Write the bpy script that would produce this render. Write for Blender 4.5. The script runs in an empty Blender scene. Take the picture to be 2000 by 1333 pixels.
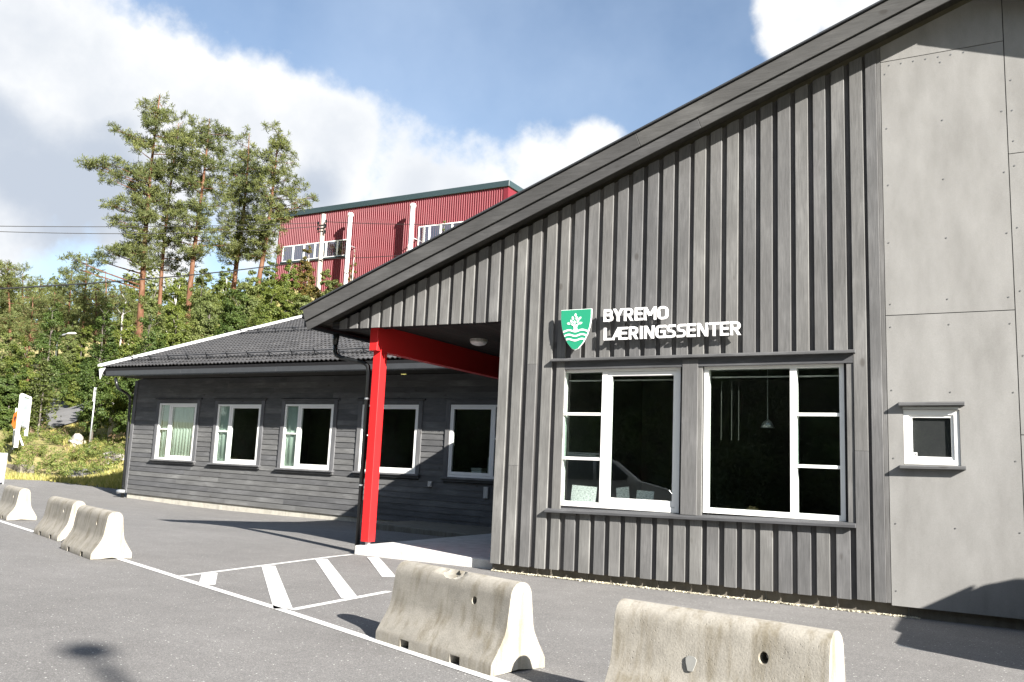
import bpy, bmesh, math, random
import numpy as np
from mathutils import Vector, Matrix

# ------------------------------------------------------------------ scene, camera, light
S = bpy.context.scene
COL = S.collection
R = math.radians

CAM = np.array([5.57563, -9.56920, 1.280])
FPX = 1668.786                       # focal length in pixels of the 2000 px wide photograph
YAW, PIT, ROL = R(-29.42945), R(8.48232), R(2.53461)
FW = np.array([math.sin(YAW)*math.cos(PIT), math.cos(YAW)*math.cos(PIT), math.sin(PIT)])
_r = np.array([math.cos(YAW), -math.sin(YAW), 0.0]); _u = np.cross(_r, FW)
RT = math.cos(ROL)*_r + math.sin(ROL)*_u
UP = -math.sin(ROL)*_r + math.cos(ROL)*_u


def ray(u, v):
    return FW + (u-1000)/FPX*RT - (v-666.5)/FPX*UP


def atY(u, v, y):                    # measured point of the photograph on a wall plane Y = y
    d = ray(u, v); return CAM + (y-CAM[1])/d[1]*d


def atZ(u, v, z):
    d = ray(u, v); return CAM + (z-CAM[2])/d[2]*d


def atD(u, v, dist):                 # ... at a horizontal distance
    d = ray(u, v); d = d/np.hypot(d[0], d[1]); return CAM + dist*d


cam_data = bpy.data.cameras.new('camera')
cam = bpy.data.objects.new('camera', cam_data); COL.objects.link(cam)
cam_data.sensor_width = 36.0
cam_data.lens = 36.0*FPX/2000.0
cam_data.clip_start = 0.05; cam_data.clip_end = 3000
M = Matrix(((RT[0], UP[0], -FW[0], CAM[0]), (RT[1], UP[1], -FW[1], CAM[1]), (RT[2], UP[2], -FW[2], CAM[2]), (0, 0, 0, 1)))
cam.matrix_world = M
S.camera = cam

SUN = Vector((2.2, -1.0, 1.28)).normalized()
SUN_EL = math.asin(SUN.z); SUN_AZ = math.atan2(SUN.x, SUN.y)
sun_data = bpy.data.lights.new('sun', 'SUN'); sun_data.energy = 5.0; sun_data.angle = R(0.53); sun_data.color = (1.0, 0.95, 0.88)
sun = bpy.data.objects.new('sun', sun_data); COL.objects.link(sun)
sun.rotation_euler = (-SUN).to_track_quat('-Z', 'Y').to_euler(); sun.location = (20, -10, 30)

S.view_settings.view_transform = 'Standard'; S.view_settings.look = 'None'
S.view_settings.exposure = 1.86; S.view_settings.gamma = 1.0
S.view_settings.use_curve_mapping = False
S.cycles.max_bounces = 8; S.cycles.transparent_max_bounces = 12
S.cycles.use_denoising = True

world = bpy.data.worlds.new('World'); S.world = world; world.use_nodes = True
nt = world.node_tree; nt.nodes.clear()


def wn(t, **k):
    n = nt.nodes.new(t)
    for a, b in k.items(): setattr(n, a, b)
    return n


def wmath(op, a, b=None, c=None, clamp=False):
    n = wn('ShaderNodeMath', operation=op); n.use_clamp = clamp
    for i, s in enumerate((a, b, c)):
        if s is None: continue
        if isinstance(s, (int, float)): n.inputs[i].default_value = s
        else: nt.links.new(s, n.inputs[i])
    return n.outputs[0]


sky = wn('ShaderNodeTexSky', sky_type='NISHITA'); sky.sun_disc = False
sky.sun_elevation = SUN_EL; sky.sun_rotation = SUN_AZ; sky.air_density = 1.0; sky.dust_density = 0.6; sky.ozone_density = 1.0
tc = wn('ShaderNodeTexCoord')
DIR = tc.outputs['Generated']
# cumulus masses: (direction of the middle of a lobe, angular radius); measured, then scattered round the rest of the sky
lobes = [(60, 90, 235), (-150, 150, 300), (190, 250, 260), (370, 270, 190), (520, 290, 175), (650, 320, 165), (790, 380, 150), (930, 390, 140),
         (1060, 350, 115), (1150, 305, 70), (300, 450, 150), (520, 430, 170), (-80, 370, 210), (1560, 40, 80), (1640, 10, 90), (1545, 85, 50), (700, 500, 160), (900, 520, 160), (1150, 450, 150)]
cloud_lobes = []
for u, v, r in lobes:
    d = ray(u, v); d = d/np.linalg.norm(d); cloud_lobes.append((d, r/FPX))
rc = random.Random(5)
for i in range(6):
    az = R(45 + i*45 + rc.uniform(-6, 6)); el = R(rc.uniform(12, 52))
    cloud_lobes.append((np.array([math.sin(az)*math.cos(el), math.cos(az)*math.cos(el), math.sin(el)]), rc.uniform(.12, .26)))
acc = None
for d, r in cloud_lobes:
    vd = wn('ShaderNodeVectorMath', operation='DISTANCE'); nt.links.new(DIR, vd.inputs[0]); vd.inputs[1].default_value = d
    val = wmath('MULTIPLY_ADD', vd.outputs['Value'], -1.0/r, 1.0)
    acc = val if acc is None else wmath('SMOOTH_MAX', acc, val, 0.25)


def wnoise(scale, det, rough, off):
    mp = wn('ShaderNodeMapping'); nt.links.new(DIR, mp.inputs['Vector']); mp.inputs['Location'].default_value = off
    n = wn('ShaderNodeTexNoise'); nt.links.new(mp.outputs[0], n.inputs['Vector'])
    n.inputs['Scale'].default_value = scale; n.inputs['Detail'].default_value = det; n.inputs['Roughness'].default_value = rough
    return n.outputs['Fac']


n1 = wnoise(7.0, 9, .56, (3, 1, 7)); n2 = wnoise(3.0, 6, .55, (9, 4, 2)); n3 = wnoise(26.0, 5, .6, (1, 8, 3))
f = wmath('MULTIPLY_ADD', wmath('SUBTRACT', n1, .5), 1.9, acc)
f = wmath('MULTIPLY_ADD', wmath('SUBTRACT', n3, .5), .45, f)
mr = wn('ShaderNodeMapRange', interpolation_type='SMOOTHSTEP'); nt.links.new(f, mr.inputs[0])
mr.inputs[1].default_value = .0; mr.inputs[2].default_value = .42
CLOUD = mr.outputs[0]
# thickness: thin fringes stay white, deep bellies turn grey
mg = wn('ShaderNodeMapRange', interpolation_type='SMOOTHSTEP'); nt.links.new(wmath('MULTIPLY_ADD', wmath('SUBTRACT', n2, .5), 3.4, f), mg.inputs[0])
mg.inputs[1].default_value = .15; mg.inputs[2].default_value = 1.25
gacc = None
for u, v, r in ((40, 345, 150), (150, 410, 150), (230, 330, 100), (470, 400, 120), (620, 370, 90), (-60, 250, 120), (830, 420, 90)):
    d = ray(u, v); d = d/np.linalg.norm(d)
    vd = wn('ShaderNodeVectorMath', operation='DISTANCE'); nt.links.new(DIR, vd.inputs[0]); vd.inputs[1].default_value = d
    val = wmath('MULTIPLY_ADD', vd.outputs['Value'], -FPX/r, 1.0); gacc = val if gacc is None else wmath('SMOOTH_MAX', gacc, val, 0.3)
mgr = wn('ShaderNodeMapRange', interpolation_type='SMOOTHSTEP'); nt.links.new(wmath('MULTIPLY_ADD', wmath('SUBTRACT', n1, .5), 2.2, gacc), mgr.inputs[0]); mgr.inputs[1].default_value = -.25; mgr.inputs[2].default_value = .85
gmx = wmath('MAXIMUM', wmath('MULTIPLY', mg.outputs[0], .55), mgr.outputs[0])
cr = wn('ShaderNodeMix', data_type='RGBA'); nt.links.new(gmx, cr.inputs['Factor'])
cr.inputs['A'].default_value = (5.6, 5.65, 5.7, 1); cr.inputs['B'].default_value = (3.1, 3.45, 4.0, 1)
hv = wn('ShaderNodeHueSaturation'); nt.links.new(sky.outputs[0], hv.inputs['Color']); hv.inputs['Saturation'].default_value = .95; hv.inputs['Value'].default_value = 1.0
thin = wn('ShaderNodeMix', data_type='RGBA'); nt.links.new(hv.outputs[0], thin.inputs['A']); thin.inputs['B'].default_value = (4.0, 4.8, 6.0, 1)
nt.links.new(wmath('MULTIPLY', wmath('SUBTRACT', n2, .34, clamp=True), 1.1, clamp=True), thin.inputs['Factor'])
mx = wn('ShaderNodeMix', data_type='RGBA'); nt.links.new(CLOUD, mx.inputs['Factor']); nt.links.new(thin.outputs['Result'], mx.inputs['A']); nt.links.new(cr.outputs['Result'], mx.inputs['B'])
bg = wn('ShaderNodeBackground'); nt.links.new(mx.outputs['Result'], bg.inputs['Color']); bg.inputs['Strength'].default_value = 0.053
out = wn('ShaderNodeOutputWorld'); nt.links.new(bg.outputs[0], out.inputs['Surface'])

# ------------------------------------------------------------------ helpers


def tag(o, label=None, cat=None, group=None, kind=None):
    if label: o['label'] = label
    if cat: o['category'] = cat
    if group: o['group'] = group
    if kind: o['kind'] = kind
    return o


def link(name, me, parent=None, loc=None):
    o = bpy.data.objects.new(name, me); COL.objects.link(o)
    if parent is not None: o.parent = parent
    if loc is not None: o.location = loc
    return o


def thing(name, loc, label, cat, group=None, rz=0.0):
    o = bpy.data.objects.new(name, None); COL.objects.link(o); o.empty_display_size = .2
    o.location = loc; o.rotation_euler = (0, 0, rz)
    return tag(o, label, cat, group)


class MB:
    """collects polygons and links them as ONE mesh object"""
    def __init__(s): s.v = []; s.f = []

    def add(s, vs, fs):
        b = len(s.v); s.v += [tuple(float(c) for c in p) for p in vs]; s.f += [tuple(b+i for i in q) for q in fs]; return s

    def box(s, x0, x1, y0, y1, z0, z1):
        return s.hexa([(x0, y0, z0), (x1, y0, z0), (x1, y1, z0), (x0, y1, z0), (x0, y0, z1), (x1, y0, z1), (x1, y1, z1), (x0, y1, z1)])

    def hexa(s, p):
        return s.add(p, [(0, 3, 2, 1), (4, 5, 6, 7), (0, 1, 5, 4), (1, 2, 6, 5), (2, 3, 7, 6), (3, 0, 4, 7)])

    def loft(s, rings, cap=True, closed=True):
        n = len(rings[0]); vs = [p for r in rings for p in r]; fs = []
        for i in range(len(rings)-1):
            for j in range(n if closed else n-1):
                a = i*n+j; b = i*n+(j+1) % n; fs.append((a, b, b+n, a+n))
        if cap: fs.append(tuple(range(n-1, -1, -1))); fs.append(tuple((len(rings)-1)*n+j for j in range(n)))
        return s.add(vs, fs)

    def prism(s, poly, axis, a, b):       # 2D polygon extruded along an axis
        def P(p, t):
            return {'x': (t, p[0], p[1]), 'y': (p[0], t, p[1]), 'z': (p[0], p[1], t)}[axis]
        return s.loft([[P(p, a) for p in poly], [P(p, b) for p in poly]])

    def tube(s, path, rad, n=8, cap=True):
        path = [Vector(p) for p in path]; rings = []; side = None
        for i, p in enumerate(path):
            t = (path[min(i+1, len(path)-1)] - path[max(i-1, 0)])
            t = t.normalized() if t.length > 1e-9 else Vector((0, 0, 1))
            if side is None:
                side = t.orthogonal().normalized()
            side = (side - t*side.dot(t)).normalized(); up = t.cross(side)
            r = rad[i] if isinstance(rad, (list, tuple)) else rad
            rings.append([p + (side*math.cos(k*2*math.pi/n) + up*math.sin(k*2*math.pi/n))*r for k in range(n)])
        return s.loft(rings, cap)

    def frame(s, x0, x1, z0, z1, w, y0, y1):   # rectangular ring in XZ, w = (left, right, bottom, top)
        if not isinstance(w, tuple): w = (w,)*4
        o = [(x0, z0), (x1, z0), (x1, z1), (x0, z1)]; i = [(x0+w[0], z0+w[2]), (x1-w[1], z0+w[2]), (x1-w[1], z1-w[3]), (x0+w[0], z1-w[3])]
        vs = [(p[0], y0, p[1]) for p in o] + [(p[0], y0, p[1]) for p in i] + [(p[0], y1, p[1]) for p in o] + [(p[0], y1, p[1]) for p in i]
        fs = []
        for k in range(4):
            m = (k+1) % 4
            fs += [(k, m, 4+m, 4+k), (8+m, 8+k, 12+k, 12+m), (m, k, 8+k, 8+m), (4+k, 4+m, 12+m, 12+k)]
        return s.add(vs, fs)

    def build(s, name, mat, parent=None, smooth=False, bevel=0):
        me = bpy.data.meshes.new(name); me.from_pydata(s.v, [], s.f); me.validate()
        if bevel:
            bm = bmesh.new(); bm.from_mesh(me); bmesh.ops.remove_doubles(bm, verts=bm.verts, dist=1e-5)
            bmesh.ops.recalc_face_normals(bm, faces=bm.faces)
            ed = [e for e in bm.edges if len(e.link_faces) == 2 and e.calc_face_angle(0) > .6]
            bmesh.ops.bevel(bm, geom=ed, offset=bevel, segments=1, affect='EDGES', profile=.5)
            bm.to_mesh(me); bm.free()
        if mat: me.materials.append(mat)
        if smooth: me.shade_smooth()
        return link(name, me, parent)


def npmesh(name, V, F, mat, parent=None, smooth=False):
    V = np.asarray(V, np.float32); F = np.asarray(F, np.int32); k = F.shape[1]
    me = bpy.data.meshes.new(name)
    me.vertices.add(len(V)); me.vertices.foreach_set('co', V.ravel())
    me.loops.add(F.size); me.loops.foreach_set('vertex_index', F.ravel())
    me.polygons.add(len(F)); me.polygons.foreach_set('loop_start', np.arange(0, F.size, k, dtype=np.int32))
    me.update(calc_edges=True)
    if smooth: me.shade_smooth()
    for m in (mat if isinstance(mat, list) else [mat]): me.materials.append(m)
    return link(name, me, parent)


# ------------------------------------------------------------------ materials
class MT:
    def __init__(s, name):
        s.m = bpy.data.materials.new(name); s.m.use_nodes = True; s.t = s.m.node_tree
        s.b = s.t.nodes['Principled BSDF']; s.out = s.t.nodes['Material Output']

    def n(s, t, **k):
        x = s.t.nodes.new(t)
        for a, b in k.items(): setattr(x, a, b)
        return x

    def l(s, a, b): s.t.links.new(a, b); return s

    def coord(s, scale=(1, 1, 1), rnd=False, kind='Object'):
        c = s.n('ShaderNodeTexCoord'); mp = s.n('ShaderNodeMapping'); mp.inputs['Scale'].default_value = scale
        src = c.outputs[kind]
        if kind == 'World':
            pass
        if rnd:
            oi = s.n('ShaderNodeObjectInfo'); ad = s.n('ShaderNodeVectorMath', operation='ADD'); ml = s.n('ShaderNodeVectorMath', operation='SCALE')
            cx = s.n('ShaderNodeCombineXYZ'); s.l(oi.outputs['Random'], cx.inputs[0]); s.l(oi.outputs['Random'], cx.inputs[1]); s.l(oi.outputs['Random'], cx.inputs[2])
            s.l(cx.outputs[0], ml.inputs[0]); ml.inputs['Scale'].default_value = 57.0
            s.l(src, ad.inputs[0]); s.l(ml.outputs[0], ad.inputs[1]); src = ad.outputs[0]
        s.l(src, mp.inputs['Vector']); return mp.outputs[0]

    def geo(s, scale=(1, 1, 1)):
        g = s.n('ShaderNodeNewGeometry'); mp = s.n('ShaderNodeMapping'); mp.inputs['Scale'].default_value = scale
        s.l(g.outputs['Position'], mp.inputs['Vector']); return mp.outputs[0]

    def noise(s, vec, scale, det=4, rough=.55, dist=0):
        x = s.n('ShaderNodeTexNoise'); s.l(vec, x.inputs['Vector']); x.inputs['Scale'].default_value = scale
        x.inputs['Detail'].default_value = det; x.inputs['Roughness'].default_value = rough; x.inputs['Distortion'].default_value = dist
        return x.outputs['Fac']

    def vor(s, vec, scale, feat='F1', out='Distance'):
        x = s.n('ShaderNodeTexVoronoi', feature=feat); s.l(vec, x.inputs['Vector']); x.inputs['Scale'].default_value = scale
        return x.outputs[out]

    def ramp(s, fac, stops):
        r = s.n('ShaderNodeValToRGB'); s.l(fac, r.inputs[0]); e = r.color_ramp.elements
        while len(e) < len(stops): e.new(.5)
        for i, (p, c) in enumerate(stops):
            e[i].position = p; e[i].color = (*c, 1) if isinstance(c, tuple) else (c, c, c, 1)
        return r.outputs[0]

    def mix(s, fac, a, b, mode='MIX'):
        x = s.n('ShaderNodeMix', data_type='RGBA', blend_type=mode)
        for k, v in (('Factor', fac), ('A', a), ('B', b)):
            if isinstance(v, (int, float)): x.inputs[k].default_value = v if k == 'Factor' else (v, v, v, 1)
            elif isinstance(v, tuple): x.inputs[k].default_value = (*v, 1)
            else: s.l(v, x.inputs[k])
        return x.outputs['Result']

    def math(s, op, a, b=0.0, clamp=False):
        x = s.n('ShaderNodeMath', operation=op); x.use_clamp = clamp
        for i, v in enumerate((a, b)):
            if isinstance(v, (int, float)): x.inputs[i].default_value = v
            else: s.l(v, x.inputs[i])
        return x.outputs[0]

    def rand(s): return s.n('ShaderNodeObjectInfo').outputs['Random']

    def island(s): return s.n('ShaderNodeNewGeometry').outputs['Random Per Island']

    def bump(s, h, strength=.3, dist=.01):
        x = s.n('ShaderNodeBump'); s.l(h, x.inputs['Height']); x.inputs['Strength'].default_value = strength; x.inputs['Distance'].default_value = dist
        s.l(x.outputs[0], s.b.inputs['Normal']); return s

    def set(s, col=None, rough=.6, spec=.3, metal=0):
        if col is not None:
            if isinstance(col, tuple): s.b.inputs['Base Color'].default_value = (*col, 1)
            else: s.l(col, s.b.inputs['Base Color'])
        if isinstance(rough, (int, float)): s.b.inputs['Roughness'].default_value = rough
        else: s.l(rough, s.b.inputs['Roughness'])
        s.b.inputs['Specular IOR Level'].default_value = spec; s.b.inputs['Metallic'].default_value = metal
        return s.m


def wood(name, axis, lo, hi, tint=(1, 1, 1), rough=.75):
    """stained weathered timber: grain along one axis, knots, pale worn patches"""
    t = MT(name); st = {'x': (.06, 1, 1), 'y': (1, .06, 1), 'z': (1, 1, .06)}[axis]
    v = t.coord(st, rnd=True)
    g = t.noise(v, 70, 5, .65, .4); big = t.noise(t.coord({'x': (.35, 1, 1), 'y': (1, .35, 1), 'z': (1, 1, .35)}[axis], rnd=True), 3.2, 4, .6)
    mid = .5*(lo+hi)
    c = t.ramp(g, [(.25, tuple(lo*k for k in tint)), (.52, tuple(mid*k for k in tint)), (.8, tuple(hi*k for k in tint))])
    wear = t.ramp(big, [(.35, .80), (.55, 1.0), (.72, 1.38)])
    c = t.mix(1.0, c, wear, 'MULTIPLY')
    kv = t.coord({'x': (.55, 1, 1), 'y': (1, .55, 1), 'z': (1, 1, .55)}[axis], rnd=True)
    kd = t.vor(kv, 3.1); knot = t.ramp(kd, [(.0, 1.0), (.055, .9), (.10, 0.0)])
    c = t.mix(t.math('MULTIPLY', knot, .55), c, tuple(lo*k*.45 for k in (1.15, 1.0, .85)))
    rv = t.rand(); c = t.mix(1.0, c, t.ramp(rv, [(0, (.82, .82, .84)), (.5, (1., .99, .98)), (1, (1.16, 1.15, 1.12))]), 'MULTIPLY')
    t.bump(g, .25, .004)
    return t.set(c, rough, .25)


def plain(name, col, rough=.5, spec=.4, metal=0, var=.08, scale=6.0):
    t = MT(name); n = t.noise(t.geo(), scale, 4, .6)
    a = tuple(c*(1-var) for c in col); b = tuple(min(1, c*(1+var)) for c in col)
    return t.set(t.ramp(n, [(.3, a), (.7, b)]), rough, spec, metal)


def concrete(name, base=(.42, .40, .365), stain=.5, pit=1.0):
    t = MT(name); v = t.coord(rnd=True); g = t.coord((6, 6, .7), rnd=True)
    n = t.noise(v, 5, 6, .65); st = t.noise(g, 2.2, 4, .6); fine = t.noise(v, 90, 3, .6)
    c = t.ramp(n, [(.28, tuple(k*.74 for k in base)), (.5, base), (.75, tuple(min(1, k*1.16) for k in base))])
    c = t.mix(t.math('MULTIPLY', t.ramp(st, [(.48, 0.0), (.7, 1.0)]), stain), c, tuple(k*q for k, q in zip(base, (.60, .56, .47))))
    c = t.mix(1.0, c, t.ramp(fine, [(.3, .88), (.7, 1.08)]), 'MULTIPLY')
    p = t.math('ADD', t.vor(v, 52), t.math('MULTIPLY', t.math('SUBTRACT', t.noise(v, 9, 3, .6), .42), .55)); pits = t.ramp(p, [(.0, 0.0), (.12, .75), (.22, 1.0)])
    h = t.mix(.35, pits, fine)
    c = t.mix(1.0, c, t.ramp(p, [(.0, .70), (.10, .92), (.2, 1.0)]), 'MULTIPLY')
    t.bump(h, .45*pit, .012)
    return t.set(c, .9, .2)


def leaf(name, cols, trans=.35):
    t = MT(name); isl = t.island(); big = t.noise(t.geo(), .55, 3, .6)
    c = t.ramp(isl, [(i/(len(cols)-1), cc) for i, cc in enumerate(cols)])
    c = t.mix(1.0, c, t.ramp(big, [(.3, (.78, .82, .8)), (.7, (1.25, 1.2, 1.0))]), 'MULTIPLY')
    d = t.n('ShaderNodeBsdfDiffuse'); tr = t.n('ShaderNodeBsdfTranslucent'); m = t.n('ShaderNodeMixShader')
    t.l(c, d.inputs[0]); t.l(t.mix(1.0, c, (1.1, 1.15, .6), 'MULTIPLY'), tr.inputs[0]); m.inputs[0].default_value = trans
    gl = t.n('ShaderNodeBsdfGlossy'); gl.inputs['Roughness'].default_value = .6; m2 = t.n('ShaderNodeMixShader'); m2.inputs[0].default_value = .02
    t.l(d.outputs[0], m.inputs[1]); t.l(tr.outputs[0], m.inputs[2]); t.l(m.outputs[0], m2.inputs[1]); t.l(gl.outputs[0], m2.inputs[2]); t.l(m2.outputs[0], t.out.inputs[0])
    return t.m


def glass(name, tint=(.93, .97, .95), f0=.05, boost=1.0):
    t = MT(name); fr = t.n('ShaderNodeFresnel'); fr.inputs['IOR'].default_value = 1.52
    tr = t.n('ShaderNodeBsdfTransparent'); tr.inputs[0].default_value = (*tint, 1); gl = t.n('ShaderNodeBsdfGlossy'); gl.inputs['Roughness'].default_value = .0
    gl.inputs['Color'].default_value = (.95, 1, .97, 1)
    m = t.n('ShaderNodeMixShader'); bf = t.n('ShaderNodeNewGeometry').outputs['Backfacing']; t.l(t.math('MULTIPLY', t.math('MULTIPLY', fr.outputs[0], 2.4*boost, clamp=True), t.math('SUBTRACT', 1.0, bf)), m.inputs[0])
    t.l(tr.outputs[0], m.inputs[1]); t.l(gl.outputs[0], m.inputs[2]); t.l(m.outputs[0], t.out.inputs[0])
    return t.m


GREY = (1.0, 1.0, 1.0)
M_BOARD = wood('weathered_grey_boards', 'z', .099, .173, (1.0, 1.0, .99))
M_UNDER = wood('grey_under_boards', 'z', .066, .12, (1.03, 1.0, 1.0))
M_BARGE = wood('grey_barge_boards', 'x', .052, .092, (1.0, 1.0, .99))
M_BARGE2 = wood('grey_trim_boards', 'x', .062, .11, (.98, 1.0, 1.04))
M_PLANK = wood('dark_grey_planks', 'x', .078, .138, (.98, 1.0, 1.02))
M_CASE = wood('grey_casing', 'z', .092, .16, (.98, 1.0, 1.04))
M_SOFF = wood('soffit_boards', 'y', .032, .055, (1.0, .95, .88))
M_FASC = plain('dark_grey_eave_metal', (0.0435, 0.0465, 0.051), .45, .4, 0, .1)
M_BLACK = plain('black_gutter_steel', (.012, .013, .014), .32, .5, 0, .1)
M_DARK = plain('dark_wall_backing', (.03, .03, .032), .9, .1)
M_WHITE = plain('white_window_paint', (.80, .80, .78), .35, .4, 0, .02)
M_GASKET = plain('window_gasket_grey', (.42, .42, .41), .5, .3, 0, .02)
M_VERGE = plain('white_verge_metal', (.74, .75, .76), .35, .4, 0, .03)
M_RED = plain('red_paint', (0.496, 0.0176, 0.0192), .42, .4, 0, .05, 2.5)
M_LET = plain('white_letters', (.86, .86, .86), .4, .4, 0, .01)
M_GREEN = plain('shield_green', (0.0216, 0.2592, 0.144), .4, .4, 0, .02)
M_GLASS = glass('window_glass')
M_GLASS_B = glass('blue_window_glass', (.6, .68, .75), boost=2.4)
M_PLINTH = concrete('plinth_concrete', (0.1571, 0.1428, 0.1178), .4, .6)
M_MORTAR = plain('mortar', (.46, .45, .43), .9, .1)
M_PLINTH2 = concrete('wing_plinth_concrete', (0.4, 0.384, 0.336), .3, .6)
M_SLAB = concrete('slab_concrete', (0.527, 0.5185, 0.5015), .18, .5)
M_STEP = concrete('old_step_concrete', (0.1571, 0.1499, 0.1285), .5, .6)
M_BARR = concrete('barrier_concrete', (0.3034, 0.2849, 0.2479), .85, .8)
M_GALV = plain('galvanised_steel', (.50, .52, .54), .4, .5, .7, .12, 20)
M_CORR = plain('red_corrugated_steel', (0.1457, 0.0149, 0.0223), .45, .4, 0, .06, .6)
M_PARA = plain('dark_green_parapet', (.03, .05, .055), .4, .4)
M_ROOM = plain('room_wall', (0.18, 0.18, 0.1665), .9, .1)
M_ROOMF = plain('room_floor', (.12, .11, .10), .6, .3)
M_CURT = plain('pale_green_curtain', (0.416, 0.48, 0.432), .9, .1, 0, .05)
M_PAPER = plain('white_paper', (.72, .72, .70), .8, .1)
M_PLASTIC = plain('light_grey_plastic', (.45, .45, .43), .5, .4)
M_SCREEN = plain('dark_screen', (.01, .011, .014), .2, .5)
M_SIGNRED = plain('sign_red', (.50, .03, .03), .4, .4)
M_INK = plain('sign_black', (.02, .02, .02), .5, .3)
M_ORANGE = plain('signal_orange', (.85, .16, .02), .5, .4)
M_POSTER = plain('pale_poster', (.30, .37, .35), .5, .4, 0, .25, 3)
M_TYRE = plain('tyre_rubber', (.02, .02, .02), .8, .2)
M_CARPAINT = plain('dark_car_paint', (.05, .055, .065), .22, .5, .3)
M_CARPAINT2 = plain('silver_car_paint', (.42, .43, .44), .25, .5, .5)
M_CARGLASS = plain('car_glass', (.01, .012, .014), .08, .6)

# roof tiles
t = MT('dark_roof_tiles'); v = t.geo()
M_TILE = t.set(t.mix(1.0, t.ramp(t.noise(v, 5, 5, .6), [(.3, (0.033, 0.033, 0.0348)), (.7, (0.063, 0.0612, 0.06))]), t.ramp(t.rand(), [(0, .8), (1, 1.25)]), 'MULTIPLY'), .6, .35)
# fibre cement panels
t = MT('fibre_cement_panel'); v = t.coord(rnd=True)
sc = t.noise(t.coord((2.2, 2.2, .8), rnd=True), 1.5, 5, .62); fi = t.noise(v, 130, 2, .6)
c = t.ramp(sc, [(.28, (0.1921, 0.1893, 0.1808)), (.5, (0.2316, 0.2288, 0.2203)), (.72, (0.2655, 0.2627, 0.2542))])
c = t.mix(1.0, c, t.ramp(fi, [(.3, .93), (.7, 1.05)]), 'MULTIPLY')
t.bump(fi, .12, .003); M_PANEL = t.set(c, .8, .25)
# asphalt
t = MT('worn_asphalt'); v = t.geo()
ag = t.vor(v, 170, out='Color'); sep = t.n('ShaderNodeSeparateColor'); t.l(ag, sep.inputs[0])
big = t.noise(v, .42, 5, .6); mid = t.noise(v, 3.5, 5, .65); streak = t.noise(t.geo((.35, 2.4, 1)), 1.1, 5, .6)
c = t.ramp(big, [(.3, (0.1443, 0.1404, 0.1365)), (.7, (0.1755, 0.1708, 0.1661))])
c = t.mix(1.0, c, t.ramp(mid, [(.25, .90), (.75, 1.09)]), 'MULTIPLY')
c = t.mix(1.0, c, t.ramp(streak, [(.3, .93), (.62, 1.0), (.8, 1.16)]), 'MULTIPLY')
c = t.mix(1.0, c, t.ramp(sep.outputs[0], [(.0, .72), (.5, 1.0), (.93, 1.14), (.985, 1.9)]), 'MULTIPLY')
gr = t.noise(v, 48, 5, .75); c = t.mix(1.0, c, t.ramp(gr, [(.3, .84), (.5, 1.0), (.7, 1.17)]), 'MULTIPLY')
wh = t.vor(v, 26, out='Color'); wd = t.vor(v, 26); sw_ = t.n('ShaderNodeSeparateColor'); t.l(wh, sw_.inputs[0])
c = t.mix(t.math('MULTIPLY', t.math('GREATER_THAN', sw_.outputs[2], .955), t.math('LESS_THAN', wd, .14)), c, (.5, .49, .47))
t.bump(t.mix(.5, sep.outputs[1], gr), .6, .006); M_ASPH = t.set(c, .88, .25)
# road paint
t = MT('worn_road_paint'); v = t.geo(); w = t.noise(v, 26, 5, .75)
M_PAINT = t.set(t.ramp(w, [(.30, (0.221, 0.221, 0.2167)), (.43, (0.527, 0.5227, 0.51)), (.7, (0.629, 0.6248, 0.612))]), .75, .3)
# ground
t = MT('dry_grass_ground'); v = t.geo()
c = t.ramp(t.noise(v, .9, 6, .7), [(.3, (0.1615, 0.171, 0.057)), (.48, (0.2755, 0.247, 0.1045)), (.66, (0.361, 0.304, 0.1615)), (.8, (0.399, 0.3515, 0.247))])
c = t.mix(1.0, c, t.ramp(t.noise(v, 22, 4, .7), [(.25, .6), (.75, 1.25)]), 'MULTIPLY'); t.bump(t.noise(v, 30, 4, .7), .8, .05)
M_GROUND = t.set(c, .95, .1)
t = MT('hill_road_asphalt'); v = t.geo(); M_ROAD2 = t.set(t.ramp(t.noise(v, 1.5, 5, .6), [(.3, (0.1125, 0.1125, 0.1125)), (.7, (0.1575, 0.1575, 0.1613))]), .9, .2)
# foliage and bark
M_GRASS = leaf('grass_blades', [(0.1995, 0.2415, 0.063), (0.357, 0.336, 0.105), (0.483, 0.4095, 0.1785), (0.2835, 0.294, 0.084), (0.525, 0.441, 0.231)], .35)
M_WEED = leaf('weed_leaves', [(0.095, 0.152, 0.0427), (0.1615, 0.1995, 0.057), (0.228, 0.2375, 0.076), (0.1235, 0.171, 0.0475)], .35)
M_FLOW = leaf('dry_seed_heads', [(0.225, 0.144, 0.09), (0.27, 0.198, 0.144), (0.198, 0.126, 0.108)], .2)
M_LEAF = [leaf('birch_leaves', [(0.0665, 0.1015, 0.0196), (0.1015, 0.133, 0.0252), (0.14, 0.161, 0.035), (0.084, 0.1155, 0.0238)], .35),
          leaf('willow_leaves', [(0.084, 0.1155, 0.035), (0.1155, 0.1435, 0.0455), (0.147, 0.1645, 0.0595), (0.098, 0.126, 0.035)], .35),
          leaf('alder_leaves', [(0.0385, 0.07, 0.0154), (0.056, 0.0896, 0.021), (0.077, 0.1085, 0.0252), (0.0455, 0.0735, 0.0168)], .3),
          leaf('autumn_leaves', [(0.112, 0.084, 0.021), (0.105, 0.105, 0.0245), (0.154, 0.091, 0.0245), (0.07, 0.091, 0.021)], .35)]
M_PINE = leaf('pine_needles', [(0.0684, 0.09, 0.0324), (0.0972, 0.1152, 0.0396), (0.1296, 0.1404, 0.0504), (0.0828, 0.1008, 0.036)], .2)
M_SPRUCE = leaf('dark_needles', [(0.06, 0.102, 0.036), (0.09, 0.138, 0.048), (0.12, 0.168, 0.06)], .3)
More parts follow.
